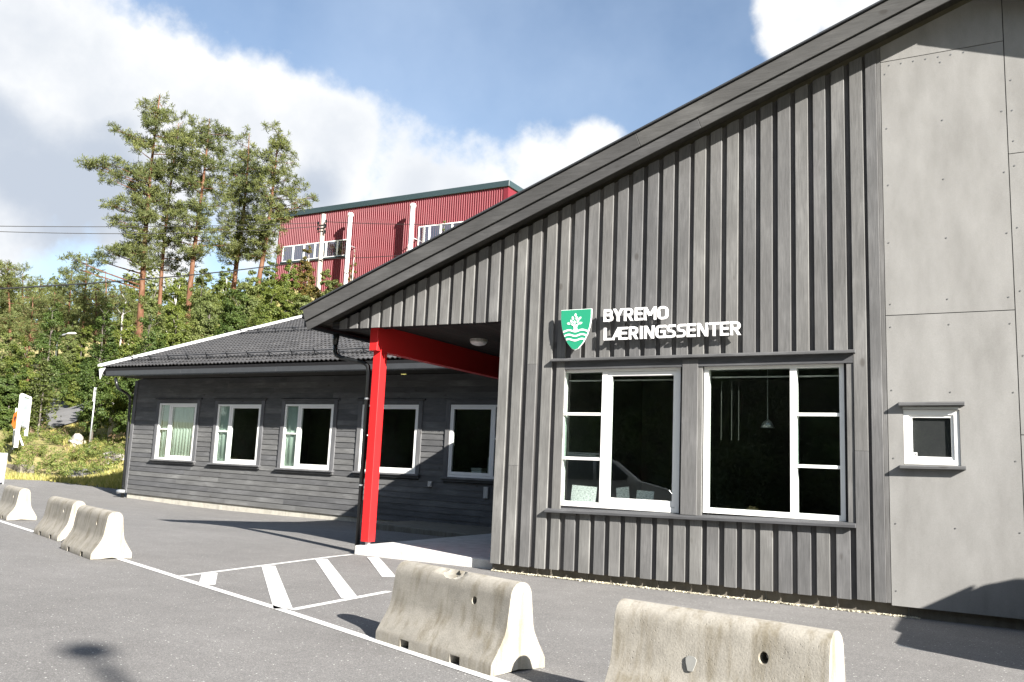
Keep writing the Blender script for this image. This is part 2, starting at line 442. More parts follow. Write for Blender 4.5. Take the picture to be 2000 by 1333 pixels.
t = MT('pine_bark'); v = t.geo((1, 1, .35)); zz = t.n('ShaderNodeSeparateXYZ'); t.l(t.n('ShaderNodeNewGeometry').outputs['Position'], zz.inputs[0])
M_BARK = t.set(t.ramp(t.noise(v, 5, 5, .65), [(.3, (0.0638, 0.0315, 0.0188)), (.5, (0.1275, 0.0638, 0.0375)), (.75, (0.1875, 0.1162, 0.0825))]), .9, .1)
t = MT('grey_bark'); v = t.geo((1, 1, .3)); M_BARKG = t.set(t.ramp(t.noise(v, 6, 5, .65), [(.3, (.06, .05, .045)), (.7, (.20, .18, .16))]), .9, .1)
t = MT('birch_bark'); v = t.geo((1, 1, 3)); M_BARKB = t.set(t.ramp(t.noise(v, 3, 5, .7), [(.36, (.05, .045, .04)), (.46, (.5, .48, .45)), (.8, (.62, .6, .57))]), .8, .1)
t = MT('bare_rock'); v = t.geo(); M_ROCK = t.set(t.ramp(t.noise(v, 3, 6, .7), [(.3, (.22, .20, .18)), (.7, (.50, .47, .43))]), .9, .1)
t.bump(t.noise(v, 6, 5, .7), .8, .08)
t = MT('weathered_pole_timber'); v = t.geo((1, 1, .1)); M_POLE = t.set(t.ramp(t.noise(v, 14, 5, .6), [(.3, (.24, .21, .18)), (.7, (.48, .44, .39))]), .9, .1)

# ------------------------------------------------------------------ terrain (the setting)
def Sm(x): x = np.clip(x, 0, 1); return x*x*(3-2*x)


ctrl = []
for x in (-14, -9, -4, 1, 6, 11, 18):
    for y in (-34, -22, -12, -6, -2.5, 0.0): ctrl.append((x, y, 0.0))
ctrl += [(-9, 2.3, -.05), (-17.8, 8.1, -.13), (-14.8, 8.1, -.24), (-12.3, 8.1, -.265), (-10, 8.1, -.265), (-8, 8.1, -.26), (-6, 8.1, -.26), (-3, 8, -.25), (0, 8, -.25), (6, 8, -.2), (12, 8, -.1),
         (-13, 4, -.10), (-5, 4, -.10), (-19, 3, -.02), (-21, 7, -.06), (-24, -2, 0), (-20, -12, 0), (-34, -12, .1), (-34, -2, .1), (-22, -30, .3), (-45, -30, .6), (-10, -50, 2.0), (10, -50, 2.0), (-35, -55, 2.5), (30, -30, .5), (30, 0, 0)]


def cp(u, v, d): p = atD(u, v, d); ctrl.append((p[0], p[1], p[2]))


for a in [(0, 936, 36), (75, 938, 36), (130, 918, 42), (240, 916, 42), (-120, 930, 37), (178, 857, 46), (40, 872, 44), (0, 868, 46), (240, 880, 46), (-150, 845, 50), (0, 830, 53), (100, 812, 57), (150, 797, 63), (195, 777, 70),
          (-150, 815, 58), (0, 792, 64), (100, 778, 66), (240, 850, 50), (260, 800, 56), (240, 770, 66), (0, 740, 85), (150, 735, 85), (-200, 740, 85), (0, 660, 120), (180, 640, 120), (-300, 660, 120),
          (320, 740, 52), (420, 730, 46), (420, 660, 58), (560, 640, 56), (330, 640, 64), (700, 600, 60), (700, 690, 48), (480, 600, 72), (900, 560, 60)]: cp(*a)
ctrl += [(-19, 16, 1.2), (-12, 16, 1.2), (-4, 18, 1.4), (4, 20, 1.5), (12, 20, 1.5), (0, 36, 9), (15, 36, 8), (-45, 75, 17), (-10, 75, 18), (20, 75, 18), (60, 60, 14), (60, 10, 2), (-90, 30, 9), (-90, -20, 3), (0, -90, 6), (-120, 90, 24), (60, -60, 4), (-10, 120, 24), (90, 120, 24)]
CT = np.array(ctrl); _n = len(CT)


def _phi(r2): return np.where(r2 > 1e-9, .5*r2*np.log(r2+1e-12), 0)


_K = _phi(((CT[:, None, :2]-CT[None, :, :2])**2).sum(-1)) + np.eye(_n)*2.0
_P = np.c_[np.ones(_n), CT[:, :2]]
_A = np.zeros((_n+3, _n+3)); _A[:_n, :_n] = _K; _A[:_n, _n:] = _P; _A[_n:, :_n] = _P.T
_W = np.linalg.solve(_A, np.r_[CT[:, 2], 0, 0, 0])


def H(x, y):
    x = np.atleast_1d(np.asarray(x, float)); y = np.atleast_1d(np.asarray(y, float))
    r2 = (x[:, None]-CT[None, :, 0])**2 + (y[:, None]-CT[None, :, 1])**2
    z = _phi(r2)@_W[:_n] + _W[_n] + _W[_n+1]*x + _W[_n+2]*y
    z = np.clip(z, -.35, 40)
    s = Sm((y+3.2)/3.0)                    # the road in front is level
    near = (np.abs(x) < 24)
    return np.where(near & (y < -.2), z*s*0.3, z)


def grid(name, xs, ys, mat, dz=0.0, fn=None):
    X, Y = np.meshgrid(xs, ys); Z = (fn or H)(X.ravel(), Y.ravel()) + dz
    V = np.c_[X.ravel(), Y.ravel(), Z]; nx, ny = len(xs), len(ys)
    i = np.arange((nx-1)*(ny-1)); a = (i//(nx-1))*nx + i % (nx-1)
    return npmesh(name, V, np.c_[a, a+1, a+nx+1, a+nx], mat, smooth=True)


xs = np.r_[np.linspace(-420, -90, 12), np.linspace(-84, 30, 96), np.linspace(40, 420, 14)]
ys = np.r_[np.linspace(-420, -40, 12), np.linspace(-36, 75, 94), np.linspace(85, 420, 12)]


def Hfar(x, y):
    cx = np.clip(x, -100, 80); cy = np.clip(y, -90, 120)
    return H(cx, cy) + .04*np.hypot(x-cx, y-cy) - .06
tag(grid('ground', xs, ys, M_GROUND, 0, Hfar), kind='structure')

# asphalt: yard and road in one sheet, its far edge follows the grass verge
edge_pts = [(-60, 30), tuple(atD(-60, 938, 36)[:2]), tuple(atD(0, 936, 36)[:2]), tuple(atD(75, 938, 36)[:2]), tuple(atD(100, 926, 38.5)[:2]), tuple(atD(130, 918, 42)[:2]), tuple(atD(180, 916, 42.3)[:2]), tuple(atD(240, 916, 42)[:2]), tuple(atD(262, 918, 40)[:2])]
# walk the outline from the west to the wing and close along the far kerb of the road
outline = [(-75, -16), (-75, 14.0)] + [p for p in edge_pts[1:]] + [(-17.0, 12.0), (-17.0, 8.4), (24, 8.4), (24, -16)]
bm = bmesh.new(); vs = [bm.verts.new((x, y, 0)) for x, y in outline]; fc = bm.faces.new(vs)
bmesh.ops.triangulate(bm, faces=[fc])
for _ in range(60):
    le = [e for e in bm.edges if e.calc_length() > 1.6]
    if not le: break
    bmesh.ops.bisect_edges(bm, edges=le, cuts=1) if False else bmesh.ops.subdivide_edges(bm, edges=le, cuts=1, use_grid_fill=False)
    bmesh.ops.triangulate(bm, faces=[f_ for f_ in bm.faces if len(f_.verts) > 3])
    if len(bm.faces) > 60000: break
co = np.array([v_.co[:] for v_ in bm.verts]); zz = H(co[:, 0], co[:, 1])
for v_, z_ in zip(bm.verts, zz): v_.co.z = z_
bmesh.ops.recalc_face_normals(bm, faces=bm.faces)
me = bpy.data.meshes.new('asphalt_yard'); bm.to_mesh(me); bm.free(); me.materials.append(M_ASPH); me.shade_smooth()
yard = tag(link('asphalt_yard', me), kind='structure')
if sum(p.normal.z for p in me.polygons) < 0: me.flip_normals()

rl = [atD(-420, 870, 52), atD(-200, 848, 53), atD(-60, 836, 54), atD(30, 826, 55), atD(100, 812, 58), atD(150, 797, 64), atD(190, 780, 71), atD(205, 768, 80), atD(200, 758, 92)]
rv = [Vector((p[0], p[1], 0)) for p in rl]; mb = MB(); rings = []
for i, p in enumerate(rv):
    for k in range(4):
        if i == len(rv)-1 and k: break
        q = p.lerp(rv[min(i+1, len(rv)-1)], k/4); tdir = (rv[min(i+1, len(rv)-1)]-rv[max(i-(k == 0), 0)]).normalized(); n_ = Vector((-tdir.y, tdir.x, 0))
        rings.append([(*(q+n_*w)[:2], float(H((q+n_*w).x, (q+n_*w).y)[0])+.05) for w in (-2.6, -1.2, 0, 1.2, 2.6)])
mb.loft(rings, cap=False, closed=False); o = mb.build('hill_road', M_ROAD2, smooth=True); tag(o, kind='structure')

# painted lines
def gz(u, v): p = atZ(u, v, 0); return Vector((p[0], p[1], 0))


def stripe(a, b, w, name='painted_line'):
    a, b = gz(*a), gz(*b); t = (b-a).normalized(); n_ = Vector((-t.y, t.x, 0))*w/2; L = (b-a).length; k = max(2, int(L/.4)); mb = MB(); rg = []
    for i in range(k+1):
        p = a.lerp(b, i/k); rg.append([(*(p+n_*s)[:2], float(H((p+n_*s).x, (p+n_*s).y)[0])+.004) for s in (1, -1)])
    mb.loft(rg, cap=False, closed=False); o = mb.build(name, M_PAINT, yard)
    if o.data.polygons[0].normal.z < 0: o.data.flip_normals()
    return o


stripe((-160, 968), (345, 1127.5), .085); stripe((345, 1128), (560, 1195), .085); stripe((560, 1195), (1000, 1340), .085)
stripe((353, 1126.5), (688, 1083), .075); stripe((404, 1143), (410, 1120), .16); stripe((553, 1190), (524, 1106), .16); stripe((683, 1169), (627, 1092.5), .16)
stripe((570, 1192), (760, 1156), .085); stripe((760, 1128), (728, 1088), .16)

# ------------------------------------------------------------------ the learning centre (main volume)
BC = thing('learning_centre', (0, 0, 0), 'grey timber and panel building with gabled roof and open porch on a red post', 'building')
SL = .369; XE = -3.2; ZE = 3.45; XR = 5.66; XRE = 2*XR-XE       # verge top line, ridge, right eave


def roofz(x, off=0.0): return ZE + off + SL*((x-XE) if x < XR else (XRE-x))


def board(name, x0, x1, zb, zt0, zt1, y0, th, mat, parent, ch=.004, zb1=None):
    """vertical board, chamfered front edges, top may follow the rake"""
    zb1 = zb if zb1 is None else zb1; cx = x0
    pr = [(x0, y0+th), (x0, y0+ch), (x0+ch, y0), (x1-ch, y0), (x1, y0+ch), (x1, y0+th)]
    def zt(x): return zt0+(zt1-zt0)*(x-x0)/(x1-x0)
    def zl(x): return zb+(zb1-zb)*(x-x0)/(x1-x0)
    mb = MB(); mb.loft([[(x-cx, y, zl(x)-zb) for x, y in pr], [(x-cx, y, zt(x)-zb) for x, y in pr]])
    o = mb.build(name, mat, parent); o.location = (x0, 0, zb); return o


rng = random.Random(11)
wall = MB()
# structural wall behind the boards with the two window openings, as butted blocks (y .045 .. .30)
YB0, YB1 = .055, .30
W1 = (float(np.mean([atY(1097, 720.5, .06)[0], atY(1086.9, 988.2, .06)[0]])), float(np.mean([atY(1331.1, 715.3, .06)[0], atY(1324.9, 1001.7, .06)[0]])),
      float(np.mean([atY(1086.9, 988.2, .06)[2], atY(1324.9, 1001.7, .06)[2]])), float(np.mean([atY(1097, 720.5, .06)[2], atY(1331.1, 715.3, .06)[2]])))
W2 = (float(np.mean([atY(1377.1, 714.1, .06)[0], atY(1370.7, 1004.2, .06)[0]])), float(np.mean([atY(1650.2, 707.4, .06)[0], atY(1650.4, 1017, .06)[0]])),
      float(np.mean([atY(1370.7, 1004.2, .06)[2], atY(1650.4, 1017, .06)[2]])), float(np.mean([atY(1377.1, 714.1, .06)[2], atY(1650.2, 707.4, .06)[2]])))
ZW0, ZW1 = min(W1[2], W2[2]), max(W1[3], W2[3]); XWR = 4.63
wall.box(0.01, W1[0], YB0, YB1, .13, 3.15); wall.box(W1[1], W2[0], YB0, YB1, ZW0, ZW1); wall.box(W2[1], XWR, YB0, YB1, .13, 3.15)
wall.box(W1[0], W2[1], YB0, YB1, .13, ZW0); wall.box(W1[0], W2[1], YB0, YB1, ZW1, 3.15)
wall.prism([(-2.93, 3.22), (XWR, 3.22), (XWR, roofz(XWR, -.30)), (-2.93, roofz(-2.93, -.30))], 'y', YB0, YB1)
wall.box(0.012, .25, YB1, 8.0, .12, 3.2)                       # return wall of the porch
GW = wall.build('timber_wall', M_DARK, BC)

xsb = [0.0, .203, .415, .63, .832] + [1.022+.1945*k for k in range(18)] + [4.494]
xsc = [-.1965*k for k in range(1, 15)]
ZH0 = float(atY(1076.1, 702, -.06)[2]); ZH1 = float(atY(1669.7, 684, -.06)[2])       # head trim, left and right
ZS0 = float(atY(1062.8, 996, -.06)[2]); ZS1 = float(atY(1670.5, 1026, -.06)[2])      # sill
XH0 = float(atY(1076.1, 702, -.06)[0]); XH1 = float(atY(1669.7, 684, -.06)[0])
lerp = lambda a, b, t: a+(b-a)*t
zbot = lambda x: .085 + .035*x/4.7
BW = .137
for i, x in enumerate(xsb):
    w = BW+rng.uniform(-.004, .004); x1 = x+w if i < len(xsb)-1 else 4.606
    j = rng.uniform(-.002, .002); top = (roofz(x, -.31), roofz(x1, -.31)); zb = zbot(x)+rng.uniform(-.006, .006)
    if .9 < x < 4.25:
        t_ = (x-XH0)/(XH1-XH0)
        board('wall_board', x, x1, lerp(ZH0, ZH1, t_)-.03, top[0], top[1], j, .022, M_BOARD, GW)
        board('wall_board', x, x1, zb, lerp(ZS0, ZS1, t_)-.015, lerp(ZS0, ZS1, t_)-.015, j, .022, M_BOARD, GW)
    elif abs(x-.832) < .01:
        board('wall_board', x, x1-.015, zb, top[0], top[1], j, .022, M_BOARD, GW)
    else:
        cut = {1: 1.32, 2: 2.61, 22: 1.62}.get(i)               # a few boards are butt-jointed
        if cut:
            board('wall_board', x, x1, zb, cut-.0015, cut-.0015, j, .022, M_BOARD, GW)
            board('wall_board', x, x1, cut+.0015, top[0], top[1], j+.001, .022, M_BOARD, GW)
        else:
            board('wall_board', x, x1, zb, top[0], top[1], j, .022, M_BOARD, GW)
    if i < len(xsb)-1:
        u0, u1 = x1-.022, xsb[i+1]+.022; ut = (roofz(u0, -.31), roofz(u1, -.31))
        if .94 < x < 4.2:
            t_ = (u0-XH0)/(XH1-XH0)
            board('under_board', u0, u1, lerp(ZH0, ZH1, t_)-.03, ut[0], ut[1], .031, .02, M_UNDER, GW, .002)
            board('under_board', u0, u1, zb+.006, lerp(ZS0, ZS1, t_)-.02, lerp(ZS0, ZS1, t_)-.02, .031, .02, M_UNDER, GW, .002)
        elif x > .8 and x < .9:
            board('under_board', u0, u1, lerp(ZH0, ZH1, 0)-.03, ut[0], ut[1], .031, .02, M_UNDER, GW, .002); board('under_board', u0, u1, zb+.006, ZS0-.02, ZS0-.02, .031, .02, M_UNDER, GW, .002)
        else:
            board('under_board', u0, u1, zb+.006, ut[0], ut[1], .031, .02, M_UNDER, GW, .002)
for k, x in enumerate(xsc):
    x1 = x+BW+rng.uniform(-.004, .004)
    board('wall_board', x, x1, 3.185+rng.uniform(-.004, .004)+.012*(-x/2.9), roofz(x, -.31), roofz(x1, -.31), rng.uniform(-.002, .002), .022, M_BOARD, GW)
    u0, u1 = x1-.022, x+.1965+.022
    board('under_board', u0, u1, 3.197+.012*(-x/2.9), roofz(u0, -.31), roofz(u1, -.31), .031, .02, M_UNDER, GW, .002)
# right-hand trim strip next to the panels
board('edge_strip', 4.6075, 4.648, zbot(4.6), roofz(4.6075, -.31), roofz(4.648, -.31), .012, .03, M_BOARD, GW, .002)


def slat(name, x0, x1, z0, z1, y0, y1, th, mat, parent, drop=.02):
    """long horizontal trim; its top falls towards the front; ends may differ in height"""
    mb = MB(); pr = [(y1, drop), (y0, 0), (y0, -th), (y1, -th)]
    mb.loft([[(0, y, z) for y, z in pr], [(x1-x0, y, z+(z1-z0)) for y, z in pr]]); o = mb.build(name, mat, parent, bevel=.003); o.location = (x0, 0, z0); return o


slat('head_trim', XH0, XH1, ZH0, ZH1, -.06, .02, .028, M_BARGE2, BC)
slat('window_sill', float(atY(1062.8, 996, -.06)[0]), float(atY(1670.5, 1026, -.06)[0]), ZS0, ZS1, -.062, .06, .030, M_BARGE2, BC, .03)


def casing(x0, x1, z0, z1, y0=0.0, y1=.045, mat=None, name='window_casing'):
    return board(name, x0, x1, z0, z1, z1, y0, y1-y0, mat or M_BOARD, BC, .003)


casing(.968, W1[0]-.004 if W1[0]-.004 > 1.0 else 1.0, ZS0+.02, ZH0-.03) if W1[0] > 1.0 else None
mz0, mz1 = lerp(ZS0, ZS1, .5)+.02, lerp(ZH0, ZH1, .5)-.115
casing(W1[1]+.035, W2[0]-.055, mz0, mz1+.075, -.004); casing(W2[0]-.055, W2[0]-.006, mz0, mz1, .016)
casing(W2[1]+.028, W2[1]+.098, ZS1+.02, ZH1-.10, .012)
mb = MB(); zc0, zc1 = lerp(ZH0, ZH1, .02), lerp(ZH0, ZH1, .94)
mb.hexa([(.84, .002, zc0-.125), (W2[1]+.10, .002, zc1-.125), (W2[1]+.10, .045, zc1-.125), (.84, .045, zc0-.125), (.84, .002, zc0-.028), (W2[1]+.10, .002, zc1-.028), (W2[1]+.10, .045, zc1-.028), (.84, .045, zc0-.028)])
mb.build('head_casing', M_BARGE2, BC)


def window(parent, x0, x1, z0, z1, y, fixed, sash, bars, fixed_open=None, fw=.05, depth=.11, handle=None):
    """white timber window: outer frame, one sash, a divided light; fixed/sash = (x0, x1) of each light"""
    W = bpy.data.objects.new('window', None); COL.objects.link(W); W.parent = parent; W.location = (x0, y, z0)
    w, h = x1-x0, z1-z0
    f_ = MB().frame(0, w, 0, h, (fw, fw, fw+.01, fw), 0, depth).build('frame', M_WHITE, W, bevel=.002)
    fx0, fx1 = fixed[0]-x0, fixed[1]-x0; sx0, sx1 = sash[0]-x0, sash[1]-x0
    mx0, mx1 = (fx1, sx0) if fx1 <= sx0+1e-6 else (sx1, fx0)
    MB().box(mx0, mx1, -.001, depth-.002, fw+.01, h-fw).build('mullion', M_WHITE, W, bevel=.002)
    zs = [fw+.01]+[z0_-z0 for z0_ in bars]+[h-fw]
    for zb in bars: MB().box(fx0, fx1, .004, .06, zb-z0-.018, zb-z0+.018).build('glazing_bar', M_WHITE, W, bevel=.002)
    for a, b in zip(zs[:-1], zs[1:]):
        a2 = a+(.018 if a != zs[0] else 0); b2 = b-(.018 if b != zs[-1] else 0)
        MB().box(fx0, fx1, .034, .040, a2, b2).build('pane', M_GLASS, W)
    if sash[2]:
        sw = sash[2]; MB().frame(sx0+.004, sx1-.004, fw+.014, h-fw-.004, (sw, sw, sw+.012, sw), .006, .07).build('sash', M_WHITE, W, bevel=.003)
        MB().frame(sx0+sw-.004, sx1-sw+.004, fw+.02+sw, h-fw-sw+.004, .012, .018, .03).build('gasket', M_GASKET, W)
        MB().box(sx0+sw+.004, sx1-sw-.004, .034, .040, fw+.026+sw, h-fw-sw-.004).build('pane', M_GLASS, W)
    else:
        MB().box(sx0, sx1, .034, .040, fw+.01, h-fw).build('pane', M_GLASS, W)
    return W


def zat(u, v, y): return float(atY(u, v, y)[2])


def xat(u, v, y): return float(atY(u, v, y)[0])


YW = .058
xm0, xm1 = xat(1173.5, 840, YW), xat(1191, 840, YW)
window(BC, *W1, YW, (W1[0]+.045, xm0), (xm1-.05, W1[1]-.035, .05), [zat(1135, 809, YW), zat(1135, 896, YW)])
xm0, xm1 = xat(1543, 850, YW), xat(1556, 850, YW)
window(BC, *W2, YW, (xm1, W2[1]-.05), (W2[0]+.05, xm0, 0), [zat(1600, 810, YW), zat(1600, 912, YW)])

# ---- panel wall
PW = MB(); PW.box(4.65, 11.30, .06, .30, .13, 3.2); PW.prism([(4.65, 3.2), (11.3, 3.2), (11.3, roofz(11.3, -.3)), (XR, roofz(XR, -.3)), (4.65, roofz(4.65, -.3))], 'y', .06, .30)
PWo = PW.build('panel_wall', M_DARK, BC)
SW = (xat(1766, 907, .03), xat(1875.8, 860, .03), zat(1766, 907, .03), zat(1766, 800.5, .03))
ZP1, ZP2, ZPC = 3.036, 5.858, 4.638; XP = 5.824


def panel(poly, name='panel'):
    x0, z0 = poly[0]; mb = MB(); mb.prism([(x-x0, z-z0) for x, z in poly], 'y', .010, .022); o = mb.build(name, M_PANEL, PWo); o.location = (x0, 0, z0); return o


zpb = .098
mb = MB()
ox, oz = 4.654, zpb; hx0, hx1, hz0, hz1 = SW
mb.frame(0, XP-.004-ox, 0, ZP1-.004-oz, (hx0-ox, XP-.004-hx1, hz0-oz, ZP1-.004-hz1), .010, .022); o = mb.build('panel', M_PANEL, PWo); o.location = (ox, 0, oz)
panel([(4.654, ZP1+.004), (XP-.004, ZP1+.004), (XP-.004, ZP2-.004), (4.654, ZP2-.004)])
panel([(4.654, ZP2+.004), (XP-.004, ZP2+.004), (XP-.004, roofz(XP-.004, -.31)), (XR, roofz(XR, -.31)), (4.654, roofz(4.654, -.31))])
panel([(XP+.004, zpb), (6.99, zpb), (6.99, 1.81), (XP+.004, 1.81)]); panel([(XP+.004, 1.818), (6.99, 1.818), (6.99, ZPC-.004), (XP+.004, ZPC-.004)])
panel([(XP+.004, ZPC+.004), (6.99, ZPC+.004), (6.99, roofz(6.99, -.31)), (XP+.004, roofz(XP+.004, -.31))])
for k in range(3):
    xa, xb = 7.0+k*1.17, 8.16+k*1.17
    panel([(xa, zpb), (xb, zpb), (xb, 2.9), (xa, 2.9)]); panel([(xa, 2.908), (xb, 2.908), (xb, roofz(xb, -.31)), (xa, roofz(xa, -.31))])
sc_ = MB(); pts = []
for (a, b) in ((zpb, ZP1), (ZP1, ZP2)):
    n_ = 5 if a < 1 else 5
    for x in (4.70, 5.24, XP-.045):
        for k in range(n_): pts.append((x+rng.uniform(-.006, .006), lerp(a+.13, b-.13, k/(n_-1))+rng.uniform(-.015, .015)))
for (a, b) in ((zpb, 1.81), (1.81, ZPC), (ZPC, 6.2)):
    for x in (XP+.05, 6.4, 6.94):
        for k in range(5): pts.append((x, lerp(a+.13, b-.13, k/4)))
for k in range(9): pts.append((4.74+k*.12, ZP2-.05))
for x, z in pts:
    if SW[0]-.03 < x < SW[1]+.03 and SW[2]-.03 < z < SW[3]+.03: continue
    q = [(x+.0075*math.cos(k*math.pi/4), z+.0075*math.sin(k*math.pi/4)) for k in range(8)]; sc_.prism(q, 'y', .0065, .0098)
tag(sc_.build('panel_screws', plain('screw_steel', (.22, .22, .22), .4, .5, .6), PWo), kind='stuff')
# small window
w_ = SW[1]-SW[0]; hgt = SW[3]-SW[2]
Wn = bpy.data.objects.new('window', None); COL.objects.link(Wn); Wn.parent = BC; Wn.location = (SW[0], .022, SW[2])
MB().frame(.002, w_-.002, .002, hgt-.002, .052, .0, .11).build('frame', M_WHITE, Wn, bevel=.002); MB().frame(.048, w_-.048, .048, hgt-.048, .034, .012, .07).build('sash', M_WHITE, Wn, bevel=.003)
MB().box(.08, w_-.08, .034, .04, .08, hgt-.08).build('pane', M_GLASS, Wn)
st_ = MB().box(.088, .122, .030, .0335, .088, .122).build('sticker', M_PAPER, Wn); MB().box(.097, .1, .0285, .0298, .094, .116).box(.106, .114, .0285, .0298, .096, .114).build('sticker_print', M_INK, st_)
slat('window_sill', xat(1756.5, 911, -.05), xat(1887, 913.5, -.05), zat(1756.5, 910.5, -.05), zat(1887, 913, -.05), -.055, .05, .026, M_BARGE2, BC, .02)
slat('head_trim', xat(1754.5, 788, -.05), xat(1884, 787, -.05), zat(1754.5, 788, -.05), zat(1884, 787, -.05), -.055, .02, .026, M_BARGE2, BC, .02)
MB().box(SW[0], SW[1], -.012, .008, SW[3]+.001, SW[3]+.028).build('head_casing', M_PLASTIC, BC)

# ---- plinth of concrete blocks
x = -.02; k = 0
PLN = MB().box(0.0, 11.3, .0995, .29, -.02, .125).build('plinth', M_MORTAR, BC)
edges = [-.02, .50, 1.30, 2.20, 3.40, 4.13, 4.80, 5.9, 7.1, 8.3, 9.5, 11.3]
for a, b in zip(edges[:-1], edges[1:]):
    o = MB().box(.006, b-a-.006, .085, .099, -.03, .128).build('plinth_block', M_PLINTH, PLN); o.location = (a, 0, 0)

# ---- roof, barge boards, soffit
YV = -.27
rf = MB(); prof = [(XE-.05, roofz(XE-.05, -.03)), (XR, roofz(XR, -.03)), (XRE+.05, roofz(XRE+.05, -.03)), (XRE+.05, roofz(XRE+.05, -.10)), (XR, roofz(XR, -.10)), (XE-.05, roofz(XE-.05, -.10))]
rf.prism(prof, 'y', YV+.005, 16); RF = rf.build('roof', M_TILE, BC)
sf = MB(); sf.prism([(XE+.06, roofz(XE+.06, -.235)), (XR, roofz(XR, -.235)), (XRE-.06, roofz(XRE-.06, -.235)), (XRE-.06, roofz(XRE-.06, -.105)), (XR, roofz(XR, -.105)), (XE+.06, roofz(XE+.06, -.105))], 'y', YV+.03, .046)
sf.build('verge_soffit', M_SOFF, RF)
sf = MB(); sf.prism([(XE+.06, roofz(XE+.06, -.235)), (-2.94, roofz(-2.94, -.235)), (-2.94, roofz(-2.94, -.105)), (XE+.06, roofz(XE+.06, -.105))], 'y', .05, 16); sf.build('eave_soffit', M_SOFF, RF)


def rake(name, xa, xb, o0, o1, y0, y1, mat, cut0=True, cut1=True, parent=RF):
    """barge board: parallelogram along the rake, ends cut square to it"""
    h = (o0-o1)/(1+SL*SL)
    def pts(x): return [(x, roofz(x, o0)), (x+h*SL, roofz(x, o0)-h)]
    p = pts(xa)+pts(xb)[::-1]; x0, z0 = p[0]
    mb = MB(); mb.prism([(a-x0, b-z0) for a, b in p], 'y', y0, y1); o = mb.build(name, mat, parent, bevel=.003); o.location = (x0, 0, z0); return o


XJ = xat(1242, 266, YV-.04)
rake('barge_board', XE, XJ-.002, 0, -.19, YV-.045, YV-.022, M_BARGE); rake('barge_board', XJ+.002, XR-.04, 0, -.19, YV-.044, YV-.022, M_BARGE)
rake('barge_board', XE+.055, 2.7, -.205, -.342, YV-.020, YV, M_BARGE); rake('barge_board', 2.703, XR-.04, -.205, -.342, YV-.020, YV, M_BARGE)
rake('verge_batten', XE+.05, XR-.04, -.17, -.215, YV-.012, YV+.02, M_DARK)
rake('verge_capping', XE-.035, XR-.02, .034, .012, YV-.075, YV+.30, M_FASC); rake('verge_shadow_batten', XE+.0, XR-.02, .012, -.02, YV-.02, YV+.2, M_BLACK)
mb = MB()
for o0, o1, y0, y1 in ((0, -.19, YV-.045, YV-.022), (-.205, -.342, YV-.02, YV)):
    mb.prism([(XR+.02, roofz(XR+.02, o0)), (XRE, roofz(XRE, o0)), (XRE, roofz(XRE, o1)), (XR+.02, roofz(XR+.02, o1))], 'y', y0, y1)
mb.build('barge_board', M_BARGE, RF)
# eave end board, gutter and downpipe at the porch
zg = roofz(XE, -.10)
MB().box(XE+.0, XE+.024, YV+.01, 16, roofz(XE, -.235), roofz(XE, -.07)).build('eave_board', M_BARGE2, RF)
gut = MB(); gx, gzt = XE-.0-.045+.10, 3.225; gx = -3.085
arc = [(gx+.058*math.cos(a), gzt+.058*math.sin(a)) for a in np.linspace(math.pi, 2*math.pi, 11)]; inn = [(gx+.053*math.cos(a), gzt+.053*math.sin(a)) for a in np.linspace(2*math.pi, math.pi, 11)]
gut.prism(arc+inn, 'y', YV+.03, 15.5); GUT = gut.build('gutter', M_BLACK, BC)
pp = [(-3.085, .33, 3.19), (-3.085, .33, 3.02), (-3.085, .33, 2.93), (-3.05, .33, 2.86), (-2.96, .33, 2.825), (-2.62, .33, 2.755), (-2.50, .33, 2.73), (-2.43, .33, 2.68), (-2.405, .33, 2.58), (-2.40, .33, .02)]
dp = MB(); dp.tube(pp[:2], [.055, .04], 10); dp.tube(pp[1:], .034, 10); DP = dp.build('downpipe', M_BLACK, BC, smooth=True)
for z in (2.2, .95): MB().tube([(-2.40, .33, z-.012), (-2.40, .33, z+.012)], .040, 10).box(-2.445, -2.435, .32, .34, z-.01, z+.01).build('pipe_clip', M_GALV, DP)

# ---- porch: post, beam, ceiling boards
XP0, XP1 = -2.283, -2.147
MB().box(XP0, XP1, .25, .405, .165, 2.884).build('porch_post', M_RED, BC, bevel=.004)
MB().box(XP0+.045, XP1-.045, .30, .36, .10, .165).build('post_shoe', M_GALV, BC)
MB().box(XP0-.002, XP1+.002, .15, 8.09, 2.885, 3.262).build('porch_beam', M_RED, BC, bevel=.004)
x = -2.92
CE = MB().box(-2.92, .01, .05, 8.1, 3.285, 3.31).build('porch_ceiling', M_DARK, BC)
while x < 0:
    o = MB().box(0, .118, .05, 8.1, 0, .018).build('ceiling_board', M_SOFF, CE); o.location = (x, 0, 3.264); x += .122
lp = atZ(935, 664, 3.26); LMP = thing('ceiling_lamp', (lp[0], lp[1], 3.263), 'round opal lamp fixed under the dark porch ceiling', 'lamp')
rg = [[(r*math.cos(a), r*math.sin(a), z) for a in np.linspace(0, 2*math.pi, 24, endpoint=False)] for r, z in ((.14, 0), (.14, -.035))]
MB().loft(rg).build('lamp_base', M_PLASTIC, LMP)
rg = [[(r*math.cos(a), r*math.sin(a), z) for a in np.linspace(0, 2*math.pi, 24, endpoint=False)] for r, z in ((.132, -.036), (.125, -.06), (.10, -.08), (.05, -.095), (.006, -.099))]
MB().loft(rg).build('lamp_shade', M_LET, LMP, smooth=True)

